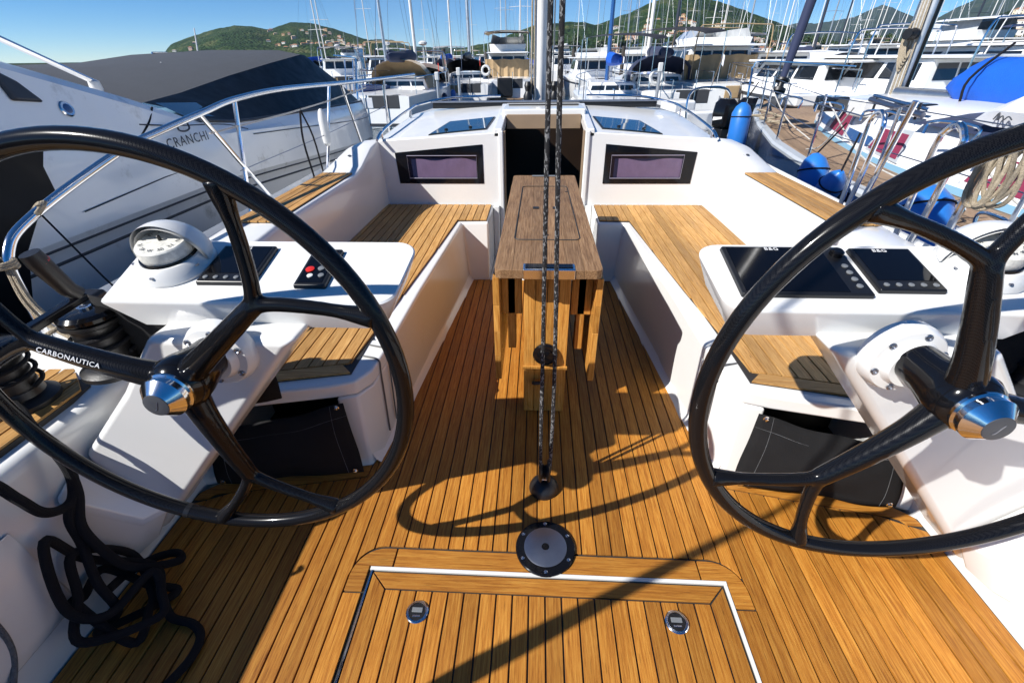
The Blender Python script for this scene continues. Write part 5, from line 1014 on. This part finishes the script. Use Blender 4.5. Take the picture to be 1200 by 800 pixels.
# sailing boats whose masts stand in the fairway beyond
for (px, d, mh, mm, lab, kw) in (
    (457, 24, 12, 'aluminium_worn', 'sailing boat with plain aluminium mast behind the cabin cruiser', {}),
    (481, 22, 10.5, 'mast_white', 'sailing boat with pale mast and wide spreaders before the brown tent boat', {}),
    (527, 44, 14, 'mast_white', 'white sailing boat with thin white mast far behind the black sprayhood boat', {}),
    (592, 60, 15, 'mast_grey', 'distant sailing boat with grey mast left of the tan flybridge screen', {}),
    (611, 52, 14, 'mast_white', 'distant sailing boat with white mast right of the tan flybridge screen', {}),
    (735, 70, 16, 'mast_grey', 'distant sailing boat with tall grey mast beyond the blue mast boat', {}),
    (757, 50, 15, 'mast_white', 'sailing boat with long white mast and broad spreader before the hill villas', {}),
    (790, 34, 16, 'mast_dark', 'sailing boat with black carbon mast near the navy sprayhood boat', {'cover': 'canvas_navy'}),
    (782, 36, 14, 'mast_white', 'sailing boat with white mast beside the black carbon mast', {}),
    (826, 62, 12, 'mast_white', 'distant sailing boat with white mast above the tan screened cruiser', {}),
    (838, 75, 11, 'mast_white', 'far sailing boat with short white mast above the tan targa hoop', {}),
    (866, 45, 13, 'mast_grey', 'sailing boat with grey mast behind the flybridge cruiser', {}),
    (874, 55, 15, 'mast_white', 'sailing boat with white mast and one long spreader towards the hill foot', {}),
    (905, 80, 12, 'mast_white', 'far sailing boat with white mast left of the dark furled sail', {}),
    (917, 64, 13, 'mast_white', 'sailing boat with white mast close left of the dark furled sail', {}),
    (945, 40, 15, 'mast_dark', 'sailing boat with dark mast just right of the furled navy sail', {}),
    (958, 60, 13, 'mast_grey', 'distant sailing boat with grey mast right of the furled navy sail', {}),
    (975, 70, 14, 'mast_dark', 'distant sailing boat with dark mast below the far mountain', {}),
    (988, 90, 13, 'mast_white', 'far sailing boat with white mast below the far mountain, first of its cluster', {}),
    (1000, 85, 14, 'mast_white', 'far sailing boat with white mast below the far mountain peak', {}),
    (1012, 95, 13, 'mast_white', 'far sailing boat with white mast before the dark pine belt', {}),
    (1085, 70, 14, 'mast_white', 'distant sailing boat with white mast just right of the rope-hung mast', {}),
    (1118, 60, 12, 'mast_dark', 'sailing boat with dark mast under the terraced villas', {}),
    (1135, 85, 13, 'mast_white', 'far sailing boat with white mast under the terraced villas', {}),
    (1152, 75, 14, 'mast_grey', 'far sailing boat with grey mast above the long white cruiser', {}),
    (1176, 80, 13, 'mast_white', 'far sailing boat with white mast at the end of the villa terraces', {}),
    (432, 70, 12, 'mast_white', 'distant sailing boat with white mast above the bow rail', {}),
    (373, 55, 10, 'mast_white', 'distant sailing boat with white mast rising behind the canopy front', {}),
    (385, 62, 9, 'mast_white', 'distant sailing boat with cross-armed white mast below the houses of the west hill', {})):
    L = random.uniform(8.5, 11.5)
    sail_boat(at(px, d), random.uniform(-.12, .12) + (H if random.random() < .4 else 0), L, L * .31, random.uniform(.85, 1.1), mh, lab, mastm=mm, cover=kw.get('cover', random.choice(['canvas_blue', 'canvas_navy', 'canvas_tan', 'canvas_white', 'canvas_navy'])), hood=random.choice(['canvas_navy', 'canvas_blue', None, 'canvas_tan', 'canvas_black']), spr=random.choice([1, 2]), hull=random.choice(['hull_white', 'hull_white', 'hull_cream', 'hull_blue']), mr=.07 if mm != 'mast_dark' else .10)
FR = random.Random(21)
for k in range(20):
    px = lerp(425, 1195, k / 19) + FR.uniform(-12, 12); L = FR.uniform(8, 11.5)
    motor_boat(at(px, FR.uniform(50, 75)), FR.uniform(-.2, .2), L, L * .33, FR.uniform(.95, 1.2), 'distant white cruiser moored in the far row below the shore', ch=FR.uniform(.9, 1.3), fly=FR.choice([0, .6, .8]), canopy=FR.choice([None, 'canvas_white', 'canvas_navy', 'canvas_tan']), arch=None, grp='distant cruisers in the far row')
for k in range(26):
    px = lerp(500, 1200, k / 25) + FR.uniform(-10, 10); L = FR.uniform(8, 12)
    sail_boat(at(px, FR.uniform(80, 130)), FR.uniform(-.3, .3), L, L * .31, FR.uniform(.9, 1.1), FR.uniform(10, 15), 'distant sailing boat with bare pale mast in the farthest row', mastm='mast_white', cover=FR.choice(['canvas_blue', 'canvas_navy', 'canvas_white']), hood=None, spr=1, grp='distant sailing boats in the farthest row')
# furled navy sail on the forestay of a near boat
ft = thing('furled_headsail', at(914, 10.5, .2), 'thick furled navy headsail on its stay with black drum, rising beside the tender', 'sail')
b0 = EYE + ray(913, 104) * (10.5 / ray(913, 104).y); b1 = EYE + ray(951, 0) * (10.9 / ray(951, 0).y); dd = b1 - b0
MB().tube([b0 + dd * .06, b0 + dd * .5, b0 + dd * 2.5, b0 + dd * 6], [.055, .085, .11, .06], 12).build('sail_roll', 'canvas_navy', ft)
MB().lathe([(.05, -.1), (.13, -.06), (.13, .0), (.06, .03), (.06, .10), (.13, .13), (.13, .17), (.05, .2)], b0, axis=dd, n=16).build('furling_drum', 'black_plastic', ft)
MB().tube([b0 - dd * .0, V(b0.x - .05, b0.y, -.72)], .03, 8).build('stay_foot', 'steel_brushed', ft)
# tender with two outboards
tp = at(808, 14.0); t = thing('inflatable_tender', (0, 0, 0), 'grey inflatable tender with white console behind two black outboard motors', 'tender')
for s in (-1, 1): MB().tube(catmull([(s * .8, -1.9, .35), (s * .85, 0, .38), (s * .75, 1.2, .45), (s * .3, 2.1, .6), (0, 2.25, .64)], 5), [.24] * 20 + [.2], 12).build('tube', 'canvas_grey', t)
MB().frustum([(-.7, -1.8, .0), (.7, -1.8, .0), (.45, 1.6, .1), (-.45, 1.6, .1)], [(-.7, -1.8, .35), (.7, -1.8, .35), (.45, 1.8, .42), (-.45, 1.8, .42)]).build('hull', 'hull_white', t)
MB().box(-.35, .35, -.2, .5, .35, 1.05).build('console', 'hull_white', t, bevel=.08)
MB().box(-.5, .5, -.9, -.5, .35, .85).build('seat', 'hull_white', t, bevel=.08)
MB().tube(catmull([(-.6, -1.2, .4), (-.6, -1.1, 1.25), (0, -1.05, 1.4), (.6, -1.1, 1.25), (.6, -1.2, .4)], 5), .03, 8).build('arch', 'steel', t)
place(t, tp, .35)
for k, (dx, lab) in enumerate(((-.32, 'black outboard motor on the tender, the one next to the blue fender side'), (.32, 'black outboard motor on the tender, the one next to the tan screened cruiser'))):
    t = thing('outboard_motor', (0, 0, 0), lab, 'outboard')
    MB().loft([[(sx * (.17 - .02 * abs(a_ - 1)) * f_, -.05 + .26 * sy_ * f_, z) for sx, sy_ in ((-1, -.7), (-.7, -1), (.7, -1), (1, -.7), (1, .7), (.7, 1), (-.7, 1), (-1, .7))] for z, f_, a_ in ((.55, .6, 1), (.62, .92, 1), (.85, 1.05, 1), (1.08, .95, 1), (1.18, .6, 1))]).build('cowling', 'black_gloss', t)
    MB().frustum([(-.07, -.15, -.3), (.07, -.15, -.3), (.07, .1, -.3), (-.07, .1, -.3)], [(-.11, -.2, .56), (.11, -.2, .56), (.11, .12, .56), (-.11, .12, .56)]).build('leg', 'black_plastic', t, bevel=.02)
    MB().box(-.16, .16, .10, .22, .30, .60).build('bracket', 'grey_plastic', t, bevel=.02)
    MB().grid([[(-.178, -.2, .78), (-.178, .1, .72)], [(-.172, -.2, .92), (-.172, .1, .82)]]).build('decal', 'white_print', t)
    q = Matrix.Rotation(.35, 4, 'Z') @ V(-dx, -2.1, .05); place(t, tp + q, .35)
mat('pontoon_wood', (.22, .17, .12), .8, var=.25, vscale=3); mat('pile_dark', (.05, .045, .04), .8)
t = thing('pontoon', at(700, 36), 'low grey wooden pontoon between the rows of moored boats', 'pontoon')
for k in range(12):
    x0 = -34 + k * 6; MB().box(x0, x0 + 5.9, 36.8, 38.8, SEA + .25, SEA + .5).build('deck_section', 'pontoon_wood', t, smooth=False)
PR = random.Random(4)
for k, (px, d, hh) in enumerate([(440, 36.4, 2.6), (470, 36.4, 2.5), (520, 36.3, 2.6), (570, 36.4, 2.4), (640, 36.4, 2.6), (672, 36.4, 2.5), (730, 36.3, 2.6), (800, 36.4, 2.5), (868, 36.4, 2.7), (925, 36.4, 2.6), (985, 36.3, 2.5), (1060, 36.4, 2.6), (1125, 36.4, 2.5)]):
    p = at(px, d); o = MB().tube([(p.x, p.y, SEA - .5), (p.x, p.y, SEA + hh)], .13, 10).build('mooring_pile', 'pile_dark'); tag(o, 'dark mooring pile standing along the wooden pontoon', 'mooring pile', 'mooring piles along the pontoon')
for k, (px, d, hh) in enumerate([(420, 20, 2.0), (510, 17, 1.7), (536, 18, 1.8), (776, 16, 1.9), (926, 13.6, 1.8)]):
    p = at(px, d); t = thing('service_post', (p.x, p.y, SEA), 'slim white and dark service post on the near finger berth', 'post', 'service posts on the finger berths')
    MB().tube([(p.x, p.y, SEA - .4), (p.x, p.y, SEA + hh - .25)], .05, 8).build('pole', 'mast_grey', t)
    MB().box(p.x - .07, p.x + .07, p.y - .06, p.y + .06, SEA + hh - .25, SEA + hh).build('head', 'white_plastic', t, bevel=.03)
# ---- shore, breakwater, hills
bw = MB().loft([[(x, yy, SEA - .5), (x, yy - 2, z), (x, yy + 3, z), (x, yy + 5, SEA - .5)] for x, yy, z in ((-140, 130, .9), (-60, 118, .9), (-27, 112, .95), (-20, 111, .4))]).build('breakwater', 'boot_dark'); tag(bw, 'low dark stone breakwater beyond the grey cruiser bow', 'breakwater')
def forest(name, c1, c2, c3, sc):
    m = bpy.data.materials.new(name); m.use_nodes = True; n = m.node_tree.nodes; l = m.node_tree.links; b = n['Principled BSDF']; tc = n.new('ShaderNodeTexCoord')
    no = n.new('ShaderNodeTexNoise'); no.inputs['Scale'].default_value = sc; no.inputs['Detail'].default_value = 10; no.inputs['Roughness'].default_value = .72; l.new(tc.outputs['Object'], no.inputs[0])
    cr = n.new('ShaderNodeValToRGB'); e = cr.color_ramp.elements; e[0].position = .36; e[0].color = (*c1, 1); e[1].position = .70; e[1].color = (*c3, 1); k = e.new(.52); k.color = (*c2, 1)
    l.new(no.outputs[0], cr.inputs[0]); l.new(cr.outputs[0], b.inputs['Base Color']); b.inputs['Roughness'].default_value = .95; b.inputs['Specular IOR Level'].default_value = .1
    v = n.new('ShaderNodeTexVoronoi'); v.inputs['Scale'].default_value = sc * 9; l.new(tc.outputs['Object'], v.inputs[0])
    bu = n.new('ShaderNodeBump'); bu.inputs['Strength'].default_value = 1; bu.inputs['Distance'].default_value = 6; bu.invert = True; l.new(v.outputs['Distance'], bu.inputs['Height']); l.new(bu.outputs[0], b.inputs['Normal'])
    MATS[name] = m
forest('forest', (.010, .024, .009), (.026, .054, .015), (.115, .115, .048), .014)
forest('forest_far', (.014, .026, .016), (.024, .044, .022), (.07, .075, .045), .006)
forest('scrub', (.018, .035, .012), (.045, .065, .02), (.17, .14, .08), .02)
from mathutils import noise as NZ
HILLS = {}
def hill(name, sil, D0, D1, m, nu=150, nv=26, rough=1.0, lab=None):
    px0, px1 = sil[0][0], sil[-1][0]
    def surf(px, v):
        d = lerp(D0, D1, v); z1 = elev(px, pw(sil, px), D1); p = at(px, d)
        s = v ** 1.6; base = lerp(0.3, z1, s)
        q = V(p.x * .004, d * .004, 0); bump = NZ.fractal(q, 1.0, 2.0, 4) * rough * (D1 * .010) * math.sin(math.pi * min(1, v)) + NZ.noise(V(p.x * .05, d * .05, 3)) * D1 * .0012 * min(1, v * 4)
        return V(p.x, d, max(SEA - .2, base + bump))
    rows = [[surf(lerp(px0, px1, i / nu), j / nv) for i in range(nu + 1)] for j in range(nv + 1)]
    rows.append([V(p.x * 1.25, p.y * 1.25, -5) for p in rows[-1]])
    o = MB().grid(rows).build(name, m, ang=180); o['kind'] = 'structure'
    HILLS[name] = surf; return surf
west = hill('west_hill', [(150, 74), (190, 66), (205, 52), (228, 44), (262, 34), (285, 30), (305, 31), (322, 35), (350, 26), (372, 27), (398, 34), (425, 44), (450, 51), (475, 58), (505, 66)], 700, 1900, 'forest')
ridge = hill('middle_ridge', [(395, 58), (420, 50), (443, 46), (462, 47), (480, 54), (510, 56), (545, 56), (562, 52), (575, 55), (600, 58), (640, 60)], 2000, 4200, 'forest_far', rough=.8)
main = hill('main_hill', [(505, 66), (540, 57), (575, 50), (600, 40), (622, 31), (645, 28), (664, 26), (682, 26), (695, 30), (713, 23), (733, 15), (750, 6), (765, 0), (785, -5), (805, -3), (825, 1), (842, 6), (862, 13), (882, 20), (905, 28), (940, 40), (980, 50), (1030, 58), (1080, 66)], 450, 1300, 'forest', nu=240, nv=44, rough=1.1)
mount = hill('far_mountain', [(860, 60), (905, 32), (925, 27), (945, 28), (968, 24), (985, 21), (998, 14), (1013, 6), (1024, 9), (1036, 14), (1048, 18), (1064, 24), (1080, 22), (1100, 8), (1130, -8), (1180, -25), (1260, -40)], 3500, 6500, 'forest_far', rough=.9)
east = hill('east_hill', [(1030, 64), (1060, 52), (1090, 40), (1115, 30), (1140, 20), (1170, 10), (1200, 2), (1260, -10)], 350, 900, 'scrub', rough=.7)
sh = MB().prism([(-1500, 260), (1800, 260), (2500, 1500), (-2500, 1500)], SEA - 1, .35).build('shore', 'scrub', smooth=False); sh['kind'] = 'structure'
# ---- houses
mat('wall_white', (.66, .63, .57), .8, rnd=.12); mat('wall_cream', (.66, .56, .42), .8, rnd=.12); mat('wall_ochre', (.60, .40, .22), .8, rnd=.15); mat('wall_pink', (.62, .42, .34), .8, rnd=.12)
mat('roof_tile', (.38, .17, .09), .8, rnd=.2); mat('roof_pale', (.52, .42, .32), .8, rnd=.15); mat('pane', (.03, .04, .05), .2)
WALL = {'wall_white': 'white', 'wall_cream': 'cream', 'wall_ochre': 'ochre', 'wall_pink': 'pink'}
def house(p, w_, d_, h_, wall, roof, rz, lab, grp):
    t = thing('house', (0, 0, 0), lab, 'house', grp)
    MB().box(-w_ / 2, w_ / 2, -d_ / 2, d_ / 2, -3, h_).build('wall', wall, t, smooth=False)
    MB().add([(-w_ / 2 - .4, -d_ / 2 - .4, h_ + .02), (w_ / 2 + .4, -d_ / 2 - .4, h_ + .02), (w_ / 2 + .4, d_ / 2 + .4, h_ + .02), (-w_ / 2 - .4, d_ / 2 + .4, h_ + .02), (-w_ * .25, 0, h_ + d_ * .2), (w_ * .25, 0, h_ + d_ * .2)], [(0, 1, 5, 4), (1, 2, 5), (2, 3, 4, 5), (3, 0, 4), (3, 2, 1, 0)]).build('roof', roof, t, smooth=False)
    nw = max(2, int(w_ / 3.2)); nf = max(1, int(h_ / 3))
    for f_ in range(nf):
        for k in range(nw):
            x = lerp(-w_ / 2, w_ / 2, (k + .5) / nw); z = h_ - 2.2 - f_ * 3.0; MB().box(x - .5, x + .5, -d_ / 2 - .06, -d_ / 2 + .05, z, z + 1.3).build('window', 'pane', t, smooth=False)
    place(t, p, rz)
rng = random.Random(11)
def town(surf, px0, px1, v0, v1, n, size, where, grp):
    for i in range(n):
        px = rng.uniform(px0, px1); v = rng.uniform(v0, v1); p = surf(px, v); wall = rng.choice(list(WALL)); w_ = size * rng.uniform(.7, 1.5)
        house(p, w_, size * rng.uniform(.6, .9), size * rng.uniform(.35, .6), wall, rng.choice(['roof_tile', 'roof_pale', 'roof_tile']), rng.uniform(-.5, .5) - p.x / p.y * .6, 'small %s house on the %s' % (WALL[wall], where), grp + ', ' + WALL[wall])
town(main, 700, 905, .10, .50, 70, 7.5, 'main hill above the masts', 'houses on the main hill')
town(main, 705, 840, .45, .66, 16, 7, 'upper slope of the main hill', 'houses on the upper main hill')
town(main, 860, 960, .10, .55, 26, 8, 'main hill end near the far mountain', 'houses at the end of the main hill')
town(west, 315, 430, .30, .85, 60, 9, 'west hill beyond the breakwater', 'houses on the west hill')
town(west, 195, 240, .5, .8, 5, 11, 'west end of the west hill', 'houses on the west hill end')
town(east, 1105, 1200, .40, .85, 16, 13, 'terraced east hill', 'villas on the east hill')
for (px, py, d, w_, h_, wall, lab) in ((935, 62, 330, 20, 9, 'wall_ochre', 'wide ochre apartment block at the foot of the main hill'), (962, 60, 340, 13, 10, 'wall_cream', 'cream apartment block beside the ochre block'), (1150, 36, 420, 34, 7, 'wall_white', 'long white terraced villa on the east hill'), (1165, 46, 400, 38, 4, 'wall_cream', 'long cream terrace wall house under the white villa'), (1112, 58, 380, 16, 5, 'wall_cream', 'low cream house at the edge of the pine belt')):
    p = at(px, d); house(V(p.x, d, elev(px, py, d) - h_), w_, 9, h_, wall, 'roof_pale', -p.x / p.y * .6, lab, None)
# ---- air
hz = MB().box(-2600, 3800, -300, 9200, SEA - 300, 900).build('haze', 'water', smooth=False)
m = bpy.data.materials.new('haze_air'); m.use_nodes = True; n_ = m.node_tree; n_.nodes.remove(n_.nodes['Principled BSDF'])
pv = n_.nodes.new('ShaderNodeVolumePrincipled'); pv.inputs['Color'].default_value = (.66, .82, 1, 1); pv.inputs['Density'].default_value = .00004; pv.inputs['Anisotropy'].default_value = .2
n_.links.new(pv.outputs[0], n_.nodes['Material Output'].inputs['Volume']); hz.data.materials.clear(); hz.data.materials.append(m); hz['kind'] = 'stuff'
# ---- pine belt along the shore
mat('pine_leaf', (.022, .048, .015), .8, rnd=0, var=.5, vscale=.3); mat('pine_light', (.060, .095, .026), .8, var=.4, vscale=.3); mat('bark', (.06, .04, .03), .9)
def pine(p, h_, lab, grp, q):
    t = thing('pine_tree', (0, 0, 0), lab, 'tree', grp)
    MB().tube([(0, 0, -1), (.1, 0, h_ * .35), (0, .1, h_ * .7)], [.35, .25, .12], 6).build('trunk', 'bark', t)
    mb = MB(); ml = MB()
    for c_ in range(9):
        a = q.uniform(0, 6.28); r_ = q.uniform(0, h_ * .30); cc = V(r_ * math.cos(a), r_ * math.sin(a), h_ * q.uniform(.45, .92)); rad = h_ * q.uniform(.12, .2)
        for k in range(60):
            u = V(q.gauss(0, 1), q.gauss(0, 1), q.gauss(0, .7)); u = u.normalized() * rad * q.uniform(.6, 1.05); c = cc + u; s_ = h_ * .035 * q.uniform(.6, 1.3)
            e1 = V(q.uniform(-1, 1), q.uniform(-1, 1), q.uniform(-1, 1)).normalized() * s_; e2 = u.normalized().cross(e1).normalized() * s_
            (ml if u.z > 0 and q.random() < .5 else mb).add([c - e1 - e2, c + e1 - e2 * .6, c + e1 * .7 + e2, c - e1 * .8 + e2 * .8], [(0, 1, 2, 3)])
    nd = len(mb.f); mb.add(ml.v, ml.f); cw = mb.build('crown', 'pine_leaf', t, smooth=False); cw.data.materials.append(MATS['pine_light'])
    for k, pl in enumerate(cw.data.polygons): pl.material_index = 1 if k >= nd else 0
    place(t, p, q.uniform(0, 6)); return t
protos = []
for i in range(46):
    px = lerp(640, 1215, i / 45) + rng.uniform(-6, 6); d = rng.uniform(240, 330); h_ = rng.uniform(9, 15) * (1 if px > 930 else .75)
    lab, grp = ('dark pine in the belt along the shore below the far mountain', 'shore pines below the mountain') if px > 930 else ('dark pine on the shore below the main hill', 'shore pines below the main hill')
    if len(protos) < 6:
        protos.append(pine(at(px, d, .2), h_, lab, grp, rng))
    else:
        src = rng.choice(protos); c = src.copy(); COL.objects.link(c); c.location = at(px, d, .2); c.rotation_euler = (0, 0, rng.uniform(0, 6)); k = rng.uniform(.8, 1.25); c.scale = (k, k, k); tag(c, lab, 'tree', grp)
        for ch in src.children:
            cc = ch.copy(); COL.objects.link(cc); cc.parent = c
